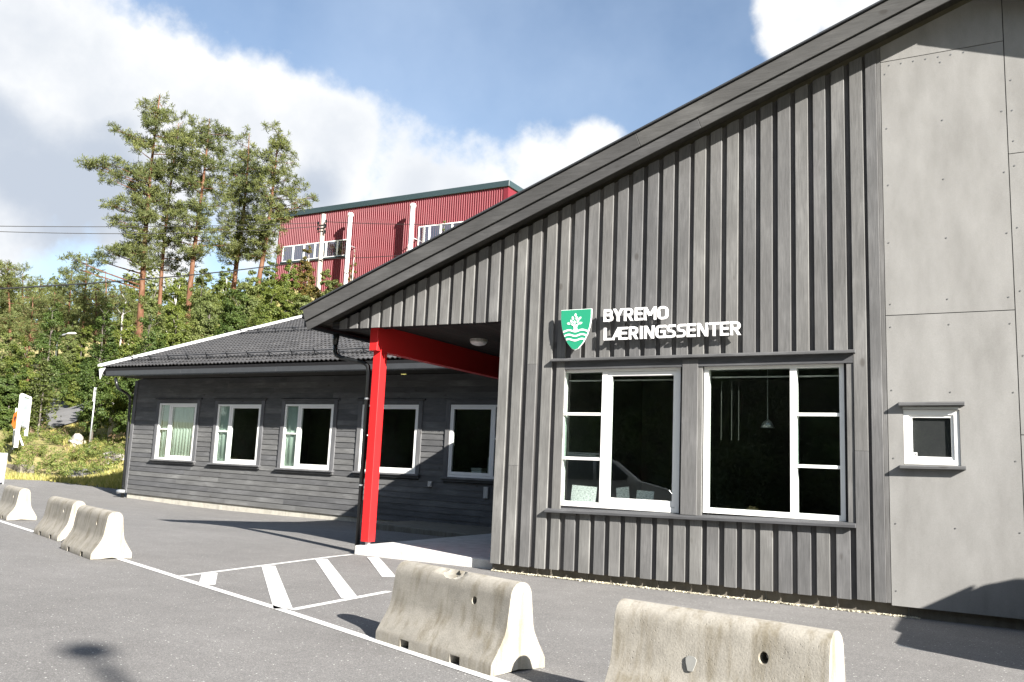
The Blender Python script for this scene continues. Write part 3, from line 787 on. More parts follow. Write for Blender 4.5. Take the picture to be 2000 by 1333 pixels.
# ---- entrance slab and the older step by the wing
sl = MB(); sl.loft([[(-2.32, .17, -.2), (-.01, .17, -.2), (-.01, 7.0, -.2), (-2.32, 7.0, -.2)], [(-2.32, .17, .113), (-.01, .17, .113), (-.01, 7.0, .113), (-2.32, 7.0, .113)]])
tag(sl.build('entrance_slab', M_SLAB, bevel=.012), kind='structure')
st0 = atZ(655, 1033, -.10)
stp = MB(); stp.prism([(-6.9, 6.35), (-2.34, 5.3), (-2.34, 8.03), (-6.9, 8.03)], 'z', -.4, -.085); tag(stp.build('side_step', M_STEP, bevel=.015), kind='structure')

# ---- rooms behind the glass
RM = MB()
def room(mb, x0, x1, y0, y1, z0, z1):
    mb.add([(x0, y0, z0), (x1, y0, z0), (x1, y1, z0), (x0, y1, z0), (x0, y0, z1), (x1, y0, z1), (x1, y1, z1), (x0, y1, z1)], [(0, 1, 2, 3), (7, 6, 5, 4), (1, 5, 6, 2), (2, 6, 7, 3), (3, 7, 4, 0)])
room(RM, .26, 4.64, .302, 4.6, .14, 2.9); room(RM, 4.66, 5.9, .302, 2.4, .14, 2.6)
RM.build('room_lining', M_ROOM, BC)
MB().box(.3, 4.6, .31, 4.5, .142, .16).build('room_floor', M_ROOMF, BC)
for xx, yy in ((3.0, 1.6), (4.0, 2.2), (1.8, 2.6)):
    MB().box(xx, xx+.9, yy, yy+.18, 2.82, 2.88).build('ceiling_light', M_PLASTIC, BC)
bl = MB(); bl.box(W2[0]+.05, W2[1]-.05, .20, .23, ZW1-.135, ZW1-.12); bl.build('blind_headrail', M_GASKET, BC)
for xx in (W2[0]+.16, W2[0]+.28, W2[0]+.36, W2[1]-.5): MB().box(xx, xx+.0025, .21, .2125, ZW1-.85, ZW1-.17).build('blind_cord', M_ROOM, BC)
bl = MB(); bl.box(W1[0]+.05, W1[1]-.05, .20, .23, ZW1-.155, ZW1-.14); bl.build('blind_headrail', M_GASKET, BC)

# ------------------------------------------------------------------ the low wing
YWG = 8.106
WG = thing('low_wing', (-10, YWG, -.2), 'low dark timber wing with tiled roof and five white windows behind the porch', 'building'); WG.matrix_world = Matrix.Translation((0, 0, 0)); WG.location = (0, 0, 0)
_bx = [-18.0, -17.77, -14.78, -8.08, -6.77, -4.79, -2.5]; _bz = [.024, .019, -.038, -.137, -.154, -.173, -.20]
zlow = lambda x: float(np.interp(x, _bx, _bz)); ZTOP = 3.52; NR = 25
zrow = lambda x, t: zlow(x)+(ZTOP-zlow(x))*t
WW = [(-16.67, -15.02, 1.09, 2.787, 0), (-14.13, -12.40, 1.06, 2.76, 0), (-11.49, -9.745, 1.018, 2.77, 0), (-8.78, -6.98, 1.036, 2.766, 0), (-6.018, -4.25, 1.008, 2.77, 1)]
bk = MB(); xe = -17.86; prev = xe
for (a, b, c, d, m) in WW:
    bk.box(prev, a, YWG, YWG+.25, .031, ZTOP); bk.box(a, b, YWG, YWG+.25, .031, c); bk.box(a, b, YWG, YWG+.25, d, ZTOP); prev = b
bk.box(prev, 2.0, YWG, YWG+.25, .031, ZTOP); bk.box(xe, xe+.25, YWG+.25, 26, -.5, ZTOP)
bk.prism([(YWG, ZTOP), (26, ZTOP), (17.2, ZTOP+3.4)], 'x', xe, xe+.25)
WB = bk.build('wing_wall', M_DARK, WG)
rp = random.Random(4)


def plank(x0, x1, t0, t1):
    p = [(x0, zrow(x0, t0)), (x1, zrow(x1, t0)), (x1, zrow(x1, t1)), (x0, zrow(x0, t1))]; z0 = p[0][1]; e = rp.uniform(-.002, .002)
    yb, yt, yk = YWG-.026+e, YWG-.008+e, YWG-.0005
    mb = MB(); mb.hexa([(0, yb, 0), (x1-x0, yb, p[1][1]-z0), (x1-x0, yk, p[1][1]-z0), (0, yk, 0), (0, yt, p[3][1]-z0), (x1-x0, yt, p[2][1]-z0), (x1-x0, yk, p[2][1]-z0), (0, yk, p[3][1]-z0)])
    o = mb.build('plank', M_PLANK, WB); o.location = (x0, 0, z0)


for k in range(NR):
    t0, t1 = k/NR, (k+1)/NR+.006
    iv = [(-17.79, -2.6)]
    for (a, b, c, d, m) in WW:
        zl_, zh_ = zrow(a, t0), zrow(a, t1)
        if zh_ > c-.03 and zl_ < d+.03:
            n = []
            for p, q in iv:
                if a-.11 > p and b+.11 < q: n += [(p, a-.11), (b+.11, q)]
                else: n.append((p, q))
            iv = n
    for p, q in iv:
        cuts = [p]
        while q-cuts[-1] > 4.6: cuts.append(cuts[-1]+rp.uniform(1.7, 4.2))
        cuts.append(q)
        for a, b in zip(cuts[:-1], cuts[1:]):
            if b-a > .05: plank(a+.0012, b-.0012, t0, t1)
MB().box(-17.925, -17.795, YWG-.045, YWG+.02, zlow(-17.9)+.0, 3.5).build('corner_board', M_CASE, WB)
for (a, b, c, d, m) in WW:
    for x in (a-.125, b+.006): board('window_casing', x, x+.119, c-.06, d+.11, d+.11, YWG-.052, .05, M_CASE, WG, .003)
    MB().box(a-.005, b+.005, YWG-.050, YWG-.002, d+.004, d+.11).build('head_casing', M_BARGE2, WG)
    slat('head_trim', a-.17, b+.19, d+.145, d+.145, YWG-.085, YWG-.01, .028, M_BARGE2, WG)
    slat('window_sill', a-.15, b+.15, c-.01, c-.01, YWG-.12, YWG+.03, .034, M_CASE, WG, .03)
    MB().box(a-.135, b+.135, YWG-.072, YWG-.02, c-.105, c-.046).build('sill_board', M_BARGE2, WG)
    mid = (c+d)/2+.07; w = b-a
    if not m: window(WG, a, b, c, d, YWG-.036, (a+.045, a+.045+w*.25), (a+.045+w*.25+.075, b-.035, .055), [mid])
    else: window(WG, a, b, c, d, YWG-.036, (b-.045-w*.25, b-.045), (a+.035, b-.045-w*.25-.07, .055), [mid])
# plinth blocks
PL2 = MB().box(-17.8, 1, YWG+.03, YWG+.2, -.6, .03).build('plinth', M_MORTAR, WG)
x = -17.82; k = 0
while x < -3:
    L = .5 if k == 0 else 1.22; o = MB().box(.006, L-.006, YWG+.016, YWG+.029, -.6, zlow(x+L/2)+.03).build('plinth_block', M_PLINTH2, PL2); o.location = (x, 0, 0); x += L; k += 1
# roof
YE, ZEV, WSL, XVG, YRG = 6.94, 3.80, .358, -18.08, 17.2
zr = lambda y, o=0: ZEV+o+WSL*(y-YE)
rf2 = MB(); rf2.prism([(YE+.03, zr(YE+.03, -.06)), (YRG, zr(YRG, -.06)), (2*YRG-YE, ZEV-.06), (2*YRG-YE, ZEV-.2), (YRG, zr(YRG, -.2)), (YE+.08, zr(YE+.08, -.2))], 'x', XVG+.05, -2.85); RF2 = rf2.build('roof', M_DARK, WG)
# one double-roll tile
tm = MB(); TW, TL = .30, .385; top = []; bot = []
us = np.linspace(0, TW, 13)
wave = lambda u: .017*math.cos(2*math.pi*u/(TW/2))-.002
rings = [[(u, 0, wave(u)+.026) for u in us], [(u, TL, wave(u)-.004) for u in us]]
tm.loft(rings, cap=False, closed=False); tm.loft([[(u, .0, wave(u)+.004) for u in us], [(u, 0, wave(u)+.026) for u in us]], cap=False, closed=False)
tme = bpy.data.meshes.new('tile'); tme.from_pydata(tm.v, [], tm.f); tme.materials.append(M_TILE); tme.shade_smooth()
ang = math.atan(WSL); CO, SI = math.cos(ang), math.sin(ang); rows = int((YRG-YE)/(.345*CO)); cols = int((-3.0-XVG)/TW)
cands = []
for j in range(rows):
    for i in range(cols):
        x = XVG+.09+i*TW; y = YE+j*.345*CO; z = ZEV+j*.345*SI
        P_ = np.array([x+.15, y+.15, z+.05])-CAM; dz_ = P_@FW; u = 1000+FPX*(P_@RT)/dz_; v_ = 666.5-FPX*(P_@UP)/dz_
        vis = (u < 590+max(0, (v_-615))*3.2) and u < 735 or (735 < u < 860 and j < 1)
        cands.append((0 if vis else 1, dz_, x, y, z))
order = sorted(range(len(cands)), key=lambda q: cands[q][:2]); first = set(order[:290]); restV = []; restF = []; base = np.array(tm.v); bf = np.array(tm.f)
for q in range(len(cands)):
    _, _, x, y, z = cands[q]; jx, jz = rp.uniform(-.003, .003), rp.uniform(-.003, .003)
    if q in first:
        o = link('roof_tile', tme, RF2, (x+jx, y, z+jz)); o.rotation_euler = (ang, 0, 0)
    else:
        b2 = base.copy(); restF.append(bf+len(restV)*len(base)); restV.append(np.c_[b2[:, 0]+x, b2[:, 1]*CO-b2[:, 2]*SI+y, b2[:, 1]*SI+b2[:, 2]*CO+z])
tag(npmesh('roof_tiles', np.concatenate(restV), np.concatenate(restF), M_TILE, RF2, True), kind='stuff')
# white verge capping and eave
vg = MB(); vg.hexa([(XVG-.07, YE-.08, zr(YE-.08, .03)), (XVG+.11, YE-.08, zr(YE-.08, .03)), (XVG+.11, YRG, zr(YRG, .03)), (XVG-.07, YRG, zr(YRG, .03)), (XVG-.07, YE-.08, zr(YE-.08, .10)), (XVG+.11, YE-.08, zr(YE-.08, .10)), (XVG+.11, YRG, zr(YRG, .10)), (XVG-.07, YRG, zr(YRG, .10))])
vg.build('verge_capping', M_VERGE, RF2, bevel=.004)
vg = MB(); vg.hexa([(XVG-.05, YE+.1, zr(YE, -.25)), (XVG-.01, YE+.1, zr(YE, -.25)), (XVG-.01, YRG, zr(YRG, -.25)), (XVG-.05, YRG, zr(YRG, -.25)), (XVG-.05, YE+.1, zr(YE+.1, .03)), (XVG-.01, YE+.1, zr(YE+.1, .03)), (XVG-.01, YRG, zr(YRG, .03)), (XVG-.05, YRG, zr(YRG, .03))])
vg.build('verge_board', M_BARGE2, RF2)
ve = MB(); ve.prism([(XVG-.03, 3.73), (XVG+.26, 3.765), (XVG+.13, 3.60), (XVG+.06, 3.42)], 'y', YE-.05, YE-.03); ve.build('verge_end', M_VERGE, RF2)
ga, gb = 3.545, 3.735; x = XVG+.16; seg = [x, -14.6, -10.9, -7.4, -2.9]
for a, b in zip(seg[:-1], seg[1:]):
    o = MB().box(0, b-a-.004, 7.0, 7.045, ga, gb).build('eave_fascia', M_FASC, RF2, bevel=.003); o.location = (a, 0, 0)
MB().box(XVG+.2, -2.9, 7.046, YWG-.03, ga+.012, ga+.03).build('eave_soffit', M_SOFF, RF2)
MB().box(XVG+.16, -2.9, 6.985, 7.05, ga-.028, ga-.004).build('gutter', M_BLACK, RF2)
x = XVG+.5
while x < -3: o = MB().box(0, .03, 6.98, 7.06, ga-.04, ga-.029).build('gutter_bracket', M_BLACK, RF2); o.location = (x, 0, 0); x += .62
# snow guards
for (yy, xa) in ((YE+.62, XVG+.55), (YE+4.9, XVG+.5)):
    G = bpy.data.objects.new('snow_guard', None); COL.objects.link(G); G.parent = RF2; G.location = (0, yy, zr(yy)); G.rotation_euler = (ang, 0, 0)
    rl_ = MB()
    for h in (.06, .16): rl_.tube([(xa, -.02-h*.25, h), (-3, -.02-h*.25, h)], .013, 6)
    rl_.build('rail', M_BLACK, G)
    x = xa+.1; brm = MB(); brm.tube([(0, -.01, .0), (0, -.065, .21)], .014, 5); brm.tube([(0, -.05, .15), (.02, .16, .03)], .010, 5)
    bme = None
    while x < -3:
        if bme is None: o = brm.build('bracket', M_BLACK, G); bme = o.data
        else: o = link('bracket', bme, G)
        o.location = (x, 0, 0); x += .82
# left downpipe
q = [atY(226, 738, 7.05), atY(228, 752, 7.06), atY(231, 759, 7.12), atY(247, 768, 7.9), atY(253, 774, 7.98), atY(254.5, 786, 8.03)]; e = atY(239, 972, 8.03)
path = [tuple(p) for p in q] + [(q[-1][0]+(e[0]-q[-1][0])*t_, 8.03, q[-1][2]+(e[2]-q[-1][2])*t_) for t_ in (.05, .5, 1)]
DP2 = MB().tube(path, .045, 10).build('downpipe', M_BLACK, WG, smooth=True)
e = atY(237, 960, 7.95); MB().tube([(e[0]+.1, 8.0, e[2]), (e[0]-.03, 7.93, e[2]), (e[0]-.12, 7.9, e[2]-.02)], [.05, .06, .065], 10).build('pipe_elbow', M_GALV, DP2, smooth=True)
# small fittings on the dark wall
a, b = atY(946, 951, 8.07), atY(953.5, 974, 8.07); MB().box(a[0], b[0], 8.03, 8.078, b[2], a[2]).build('wall_box', M_PLASTIC, WG, bevel=.004)
a, b = atY(837, 940, 8.07), atY(843.5, 951, 8.07); MB().box(a[0], b[0], 8.04, 8.078, b[2], a[2]).box(a[0]+.02, b[0]-.02, 8.02, 8.039, b[2]+.02, a[2]-.05).build('socket_cover', M_GALV, WG)
rm = MB(); room(rm, -17.5, -14.65, 8.36, 12, -.25, 3.1); room(rm, -14.6, -9.1, 8.36, 12.5, -.25, 3.1); room(rm, -9.05, 1.5, 8.36, 12.5, -.25, 3.1); rm.build('room_lining', M_ROOM, WG)


def curtain(x0, x1, z0, z1, y, label, wav=.012, per=.11):
    n = max(8, int((x1-x0)/.02)); V = []; F = []
    for i in range(n+1):
        x = lerp(x0, x1, i/n); d = wav*math.sin(2*math.pi*(x-x0)/per)+.4*wav*math.sin(2*math.pi*(x-x0)/(per*2.7)+1)
        V += [(x, y+d*.6, z1), (x, y+d, z0), (x, y+d+.004, z0), (x, y+d*.6+.004, z1)]
    mb = MB(); mb.loft([V[4*i:4*i+4] for i in range(n+1)]); o = mb.build('curtain', M_CURT, None, smooth=True); return tag(o, label, 'curtain', 'curtains in the wing windows')


curtain(-16.55, -16.10, 1.0, 2.85, 8.135, 'pale green curtain in the narrow light of the wing window beside the corner downpipe')
curtain(-16.06, -15.22, 1.0, 2.85, 8.145, 'pale green curtain filling the wide casement of the wing window beside the corner downpipe', .014, .13)
curtain(-14.05, -13.58, 1.0, 2.85, 8.135, 'pale green curtain in the narrow light of the second wing window from the corner downpipe', .012, .2)
curtain(-11.42, -10.97, .95, 2.85, 8.135, 'pale green curtain in the narrow light of the wing window left of the red post', .012, .2)
# things standing behind the wing windows
mt = thing('computer_monitor', (-4.95, 8.62, 1.0), 'old grey computer monitor seen through the wing window right of the red post', 'monitor')
MB().frame(-.27, .27, .06, .52, .045, 0, .07).build('bezel', M_PLASTIC, mt, bevel=.006); MB().box(-.22, .22, .012, .03, .11, .47).build('screen', M_SCREEN, mt); MB().box(-.2, .2, .07, .3, .1, .48).build('casing', M_PLASTIC, mt, bevel=.02); MB().box(-.16, .16, -.02, .2, 0, .058).build('stand', M_PLASTIC, mt)
ds = thing('desk', (-5.0, 8.9, -.2), 'plain desk under the monitor inside the wing', 'desk'); MB().box(-1.0, 1.2, -.5, .35, 1.165, 1.195).build('desk_top', M_ROOMF, ds)
for x in (-.95, 1.12): MB().box(x, x+.05, -.45, .3, 0, 1.164).build('desk_leg', M_ROOMF, ds)
bx = thing('paper_box', (-5.55, 8.75, .997), 'pale paper box beside the old grey monitor', 'box'); MB().box(-.14, .14, -.1, .12, 0, .24).build('box_body', M_PAPER, bx); MB().box(-.15, .15, -.11, .13, .2, .26).build('box_lid', M_PLASTIC, bx)

# ------------------------------------------------------------------ inside the big windows
dk = thing('reading_table', (1.5, 1.2, .16), 'dark table standing just inside the left big window', 'table')
MB().box(-1.0, 1.0, -.45, .45, .68, .72).build('table_top', M_ROOMF, dk)
for x in (-.95, .9):
    for y in (-.4, .35): MB().box(x, x+.05, y, y+.05, 0, .679).build('leg', M_ROOMF, dk)
prn = MT('printed_paper'); wv = prn.noise(prn.coord((9, 9, 26)), 4, 5, .7); M_PRINT = prn.set(prn.ramp(wv, [(.36, (.16, .17, .18)), (.5, (.6, .62, .63)), (.6, (.72, .73, .73))]), .8, .1)
for i, (x, y, w, h, ry, lab) in enumerate([(1.05, .44, .34, .22, .04, 'wide printed sheet propped in the left big window at its narrow lights'), (1.58, .50, .17, .23, -.15, 'folded printed sheet leaning beside the sash of the left big window'), (1.86, .46, .22, .20, .03, 'small printed sheet propped low in the left big window near its centre')]):
    o = MB().box(-w/2, w/2, 0, .006, 0, h).build('printed_sheet', M_PRINT); o.location = (x, y, .885); o.rotation_euler = (R(-8), ry, 0); tag(o, lab, 'paper', 'printed sheets in the left big window')
sh = MB().box(W1[0]+.02, W1[1]-.02, .28, .60, .855, .882).build('inner_sill', M_WHITE, BC)
hl = thing('pendant_lamp', (W2[0]+.52, .95, 2.9), 'small metal pendant lamp hanging inside the right big window', 'lamp')
MB().tube([(0, 0, 0), (0, 0, -.92)], .004, 5).build('cord', M_GALV, hl)
MB().loft([[(r*math.cos(a), r*math.sin(a), z) for a in np.linspace(0, 2*math.pi, 16, endpoint=False)] for r, z in ((.012, -.90), (.05, -.93), (.085, -1.0), (.08, -1.0))]).build('shade', M_GALV, hl, smooth=True)

# ------------------------------------------------------------------ lettering and shield
YL = -.085
LT = thing('wall_lettering', (0, 0, 0), 'raised white capitals BYREMO LÆRINGSSENTER above the big windows', 'lettering')


def letter(ch, bl, br, tl_v, name=None):
    """strokes in a unit box (x 0..1, y 0..1); bl/br pixel left/right at the base line, tl_v cap height"""
    (u0, v0), (u1, v1) = bl, br
    A = atY(u0, v0, YL); B = atY(u1, v1, YL); T = atY(u0, tl_v, YL); w = B[0]-A[0]; h = T[2]-A[2]; sw = .0265
    a = .5*sw
    X = lambda x: a+x*(w-sw); Z = lambda y: a+y*(h-sw)
    r = .26
    def arc(cx, cy, rx, ry, d0, d1, n=7): return [(cx+rx*math.cos(R(lerp(d0, d1, i/n))), cy+ry*math.sin(R(lerp(d0, d1, i/n)))) for i in range(n+1)]
    st = {'B': [[(0, 0), (0, 1)], [(0, 1), (.6, 1)]+arc(.6, .77, .33, .23, 90, -90)+[(.0, .54)], [(.0, .53), (.62, .53)]+arc(.62, .265, .38, .265, 90, -90)+[(0, 0)]],
          'Y': [('D', (0, 1), (.5, .42)), ('D', (1, 1), (.5, .42)), [(.5, .46), (.5, 0)]],
          'R': [[(0, 0), (0, 1)], [(0, 1), (.58, 1)]+arc(.58, .73, .40, .27, 90, -90)+[(.0, .46)], ('D', (.46, .46), (1, 0))],
          'E': [[(1, 1), (0, 1), (0, 0), (1, 0)], [(0, .52), (.9, .52)]],
          'M': [[(0, 0), (0, 1)], [(1, 0), (1, 1)], ('D', (0, 1), (.5, .28)), ('D', (1, 1), (.5, .28))],
          'O': [[(.5, 1)]+arc(.62, .72, .38, .28, 90, 0)+arc(.62, .28, .38, .28, 0, -90)+arc(.38, .28, .38, .28, 270, 180)+arc(.38, .72, .38, .28, 180, 90)+[(.5, 1)]],
          'L': [[(0, 1), (0, 0), (1, 0)]],
          'Æ': [('D', (0, 0), (.47, 1)), [(.44, 1), (1, 1)], [(.52, 1), (.52, 0), (1, 0)], [(.52, .52), (.94, .52)], [(.16, .28), (.5, .28)]],
          'I': [[(.5, 0), (.5, 1)]],
          'N': [[(0, 0), (0, 1)], [(1, 0), (1, 1)], ('D', (0, 1), (1, 0))],
          'G': [[(1, 1), (.55, 1)]+arc(.42, .70, .42, .30, 90, 180)+arc(.42, .30, .42, .30, 180, 270)+[(.6, 0), (1, 0), (1, .5), (.62, .5)]],
          'S': [[(.97, 1), (.4, 1)]+arc(.36, .765, .34, .235, 90, 265)+[(.6, .50)]+arc(.62, .255, .38, .255, 85, -90)+[(0, 0)]],
          'T': [[(0, 1), (1, 1)], [(.5, 1), (.5, 0)]]}[ch]
    mb = MB(); n = 0
    for s_ in st:
        if s_[0] == 'D':
            (xa, ya), (xb, yb) = s_[1:]; hw_ = a*1.22; pa_, pb_ = (X(xa), Z(ya)+a*(1 if ya in (0, 1) and ya > yb else -1 if ya == 0 else 0)), (X(xb), Z(yb)+a*(1 if yb == 1 else -1 if yb == 0 else 0)); y0 = YL-.0005*n
            mb.prism([(pa_[0]-hw_, pa_[1]), (pa_[0]+hw_, pa_[1]), (pb_[0]+hw_, pb_[1]), (pb_[0]-hw_, pb_[1])], 'y', y0, YL+.028); n += 1; continue
        p = [Vector((X(x), Z(y))) for x, y in s_]
        q = [p[0]]
        for b_ in p[1:]:
            if (b_-q[-1]).length > 1e-4: q.append(b_)
        closed = (q[0]-q[-1]).length < 1e-4
        L_, R_ = [], []
        for i, c_ in enumerate(q):
            if closed: pa, pb = q[i-1] if i else q[-2], q[i+1] if i < len(q)-1 else q[1]
            else: pa, pb = (q[i-1] if i else None), (q[i+1] if i < len(q)-1 else None)
            d0 = (c_-pa).normalized() if pa is not None else None; d1 = (pb-c_).normalized() if pb is not None else None
            d0 = d0 or d1; d1 = d1 or d0; m = (d0+d1); m = m.normalized() if m.length > 1e-6 else d0
            nn = Vector((-m.y, m.x)); k = 1/max(.45, abs(nn.dot(Vector((-d0.y, d0.x)))))
            ext = 0
            cc = Vector(c_)
            if pa is None: cc = c_-d1*a*.98
            if pb is None: cc = c_+d0*a*.98
            if ch in 'BRE' and n > 0 and pa is None: cc = c_
            if ch == 'Y' and n == 1 and pb is None: cc = c_
            L_.append(cc+nn*a*k); R_.append(cc-nn*a*k)
        y0 = YL-.0005*n; y1 = YL+.028
        mb.loft([[(l.x, y0, l.y), (r_.x, y0, r_.y), (r_.x, y1, r_.y), (l.x, y1, l.y)] for l, r_ in zip(L_, R_)], cap=not closed); n += 1
    o = mb.build('letter', M_LET, LT); o.location = (A[0], 0, A[2]); return o


def base1(u): return 629.0-(u-1178.5)*.0436      # base line of the upper word
def base2(u): return 665.2-(u-1178.5)*.0408
def cap1(u): return 604.8-(u-1178.5)*.0555
def cap2(u): return 641.0-(u-1178.5)*.0515
for ch, u0, u1 in (('B', 1178.6, 1196.2), ('Y', 1196.8, 1215.8), ('R', 1218.2, 1235.6), ('E', 1239.2, 1254.6), ('M', 1257, 1280.8), ('O', 1283.6, 1303.6)): letter(ch, (u0, base1(u0)), (u1, base1(u1)), cap1(u0))
for ch, u0, u1 in (('L', 1178.6, 1193.6), ('Æ', 1193.8, 1224.8), ('R', 1227.7, 1245.2), ('I', 1249, 1254.5), ('N', 1257.6, 1276.6), ('G', 1279.8, 1299.2), ('S', 1301.6, 1318.6), ('S', 1321.4, 1339), ('E', 1341, 1358.2), ('N', 1361.6, 1381.6), ('T', 1384, 1404.2), ('E', 1406, 1423.2), ('R', 1426.2, 1445.6)): letter(ch, (u0, base2(u0)), (u1, base2(u1)), cap2(u0))

YS = -.10
tlc, trc, bt = atY(1096, 606.5, YS), atY(1155.6, 603, YS), atY(1123.5, 684.5, YS)
SH = thing('shield_sign', (tlc[0], 0, bt[2]), 'green shield with white tree over three waves, left of the white lettering', 'sign')
wS, hS = trc[0]-tlc[0], .5*(tlc[2]+trc[2])-bt[2]


def shield(m): 
    pts = [(0+m, hS-m*.9), (wS-m, hS-m*.9)]
    rt_ = [(wS*(1-.0)-m, hS*.78), (wS*.965-m, hS*.58), (wS*.89-m, hS*.38), (wS*.76-m*.9, hS*.18), (wS*.60, hS*.035+m*.8), (wS*.5, 0+m*1.3)]
    return pts+rt_+[(wS-x, z) for x, z in rt_[::-1][1:]]


MB().prism(shield(0)[::-1], 'y', YS, YS+.02).build('shield_back', M_LET, SH, bevel=.002)
MB().prism(shield(.006)[::-1], 'y', YS-.004, YS-.0005).build('shield_face', M_GREEN, SH)
def emb(poly, name, d=.008): return MB().prism([(x*wS, z*hS) for x, z in poly], 'y', YS-d, YS-.0045).build(name, M_LET, SH)
for zc, x0, x1 in ((.475, .10, .90), (.365, .145, .855), (.255, .21, .79)):
    xs_ = np.linspace(x0, x1, 17); up_ = [(x, zc+.020*math.cos((x-.5)*2*math.pi/.43+math.pi)) for x in xs_]
    emb([(x, z-.021) for x, z in up_]+[(x, z+.021) for x, z in up_[::-1]], 'wave')
emb([(.425, .475), (.575, .475), (.545, .55), (.56, .60), (.64, .635), (.605, .655), (.53, .625), (.5, .615), (.465, .63), (.40, .655), (.345, .63), (.43, .59), (.45, .54)], 'trunk_mark', .0085)
def lf(cx, cz, ang_, L=.062, w=.036):
    ca, sa = math.cos(R(ang_)), math.sin(R(ang_)); p = [(0, -L), (w*.75, -L*.35), (w, .1*L), (w*.6, .6*L), (0, L), (-w*.6, .6*L), (-w, .1*L), (-w*.75, -L*.35)]
    emb([(cx+(x*ca-z*sa), cz+(x*sa+z*ca)*.82) for x, z in p], 'leaf_mark', .0075)
for a_ in ((.49, .855, 0), (.405, .785, 22), (.53, .775, -12), (.63, .775, -48), (.36, .705, 18), (.57, .70, -28), (.465, .68, 6), (.275, .655, 78), (.66, .655, -72)): lf(*a_)

# ------------------------------------------------------------------ concrete barriers
def barrier_mesh(chip=False, seed=0):
    rb = random.Random(seed); L = .655
    prof = [(.235, .0), (.235, .062), (.222, .085), (.165, .172), (.130, .235), (.116, .285), (.094, .455), (.088, .492), (.072, .524), (.046, .546), (.018, .555), (0, .556)]
    def ring(x, zb, k=1.0):
        right = [(y*k, z) for y, z in prof]; right[0] = (right[0][0], zb)
        pts = right+[(-y, z) for y, z in right[::-1][1:]]
        pts += [(-.12, zb+.004), (0, max(zb, .016)), (.12, zb+.004)]
        return [(x, y, z) for y, z in pts]
    xsr = [(-L, 0), (-.34, 0), (-.34, .058), (-.235, .058), (-.235, 0), (.235, 0), (.235, .058), (.34, .058), (.34, 0), (L, 0)]
    mb = MB(); mb.loft([ring(x, zb) for x, zb in xsr])
    me = bpy.data.meshes.new('barrier'); me.from_pydata(mb.v, [], mb.f)
    bm = bmesh.new(); bm.from_mesh(me); bmesh.ops.recalc_face_normals(bm, faces=bm.faces); bm.to_mesh(me); bm.free()
    me.materials.append(M_BARR)
    tmp = bpy.data.objects.new('tmp', me); COL.objects.link(tmp); cut = []
    def cutter(mb_):
        m_ = bpy.data.meshes.new('cut'); m_.from_pydata(mb_.v, [], mb_.f); b_ = bmesh.new(); b_.from_mesh(m_); bmesh.ops.recalc_face_normals(b_, faces=b_.faces); b_.to_mesh(m_); b_.free()
        m_.materials.append(M_BARR); c_ = bpy.data.objects.new('cut', m_); COL.objects.link(c_); cut.append(c_)
        md = tmp.modifiers.new('b', 'BOOLEAN'); md.object = c_; md.operation = 'DIFFERENCE'; md.solver = 'EXACT'
    for x in (.30,): cutter(MB().tube([(x, -.3, .40), (x, .3, .40)], .026, 16))
    if chip:
        for cx, cz, rr in ((-.03, .572, .080), (.055, .562, .066), (-.11, .582, .066), (.0, .545, .05)):
            vs_ = []; m2 = MB(); n_ = 9
            m2.loft([[((cx+rr*math.sin(R(th))*math.cos(a)*rb.uniform(.8, 1.2)*1.3), -.07+rr*1.1*math.sin(R(th))*math.sin(a)*rb.uniform(.8, 1.2), cz+rr*math.cos(R(th))*.85) for a in np.linspace(0, 2*math.pi, n_, endpoint=False)] for th in (12, 50, 90, 130, 168)]); cutter(m2)
    md = tmp.modifiers.new('bev', 'BEVEL'); md.width = .010; md.segments = 1; md.limit_method = 'ANGLE'; md.angle_limit = R(50)
    dg = bpy.context.evaluated_depsgraph_get(); me2 = bpy.data.meshes.new_from_object(tmp.evaluated_get(dg))
    for c_ in cut: bpy.data.objects.remove(c_)
    bpy.data.objects.remove(tmp); me2.name = 'barrier'
    b_ = bmesh.new(); b_.from_mesh(me2)
    for f_ in b_.faces:
        f_.smooth = True
    b_.to_mesh(me2); b_.free()
    try: me2.set_sharp_from_angle(angle=R(30))
    except Exception: pass
    return me2


BM1, BM2 = barrier_mesh(), barrier_mesh(True, 3)
eye = MB().tube([(0, -.02, 0), (0, .02, 0)], .012, 8)


def barrier(me, p, rz, label, sx=1.0, sz=1.0):
    o = link('concrete_barrier', me, None, (p[0], p[1], 0)); o.rotation_euler = (0, 0, rz); o.scale = (sx, 1, sz)
    tag(o, label, 'barrier', 'concrete barriers along the painted line')
    for x in (.30,):
        q_ = eye.build('lifting_eye', M_GALV, o) if not barrier.me else link('lifting_eye', barrier.me, o); barrier.me = q_.data; q_.location = (x, -.02, .40)
    return o


barrier.me = None
A3, B3, C3 = atZ(118, 1072, 0), atZ(176, 1094, 0), atZ(255, 1090, 0)
def place(a, b, c, me, lab, sx=1.0):
    """a, b = front base corners, c = rear base corner at b"""
    a, b, c = (Vector((p[0], p[1], 0)) for p in (a, b, c)); ax = (b-a).normalized(); n_ = Vector((-ax.y, ax.x, 0)); ctr = (a+b)/2+n_*.235
    return barrier(me, ctr, math.atan2(ax.y, ax.x), lab, (b-a).length/1.31)
place(atZ(733, 1250, 0), atZ(958, 1322, 0), None if False else atZ(1050, 1302, 0), BM2, 'concrete barrier with a chipped top in front of the porch slab')
place(A3, B3, C3, BM1, 'concrete barrier right of the close pair at the far left')
ax = Vector((math.cos(R(-19)), math.sin(R(-19)), 0)); n_ = Vector((-ax.y, ax.x, 0))
tp = atZ(172, 970, .50); ctr = Vector((tp[0], tp[1], 0))-ax*.62; a0 = atZ(65, 1042, 0); ctr = Vector((a0[0], a0[1], 0))+ax*.655+n_*.235
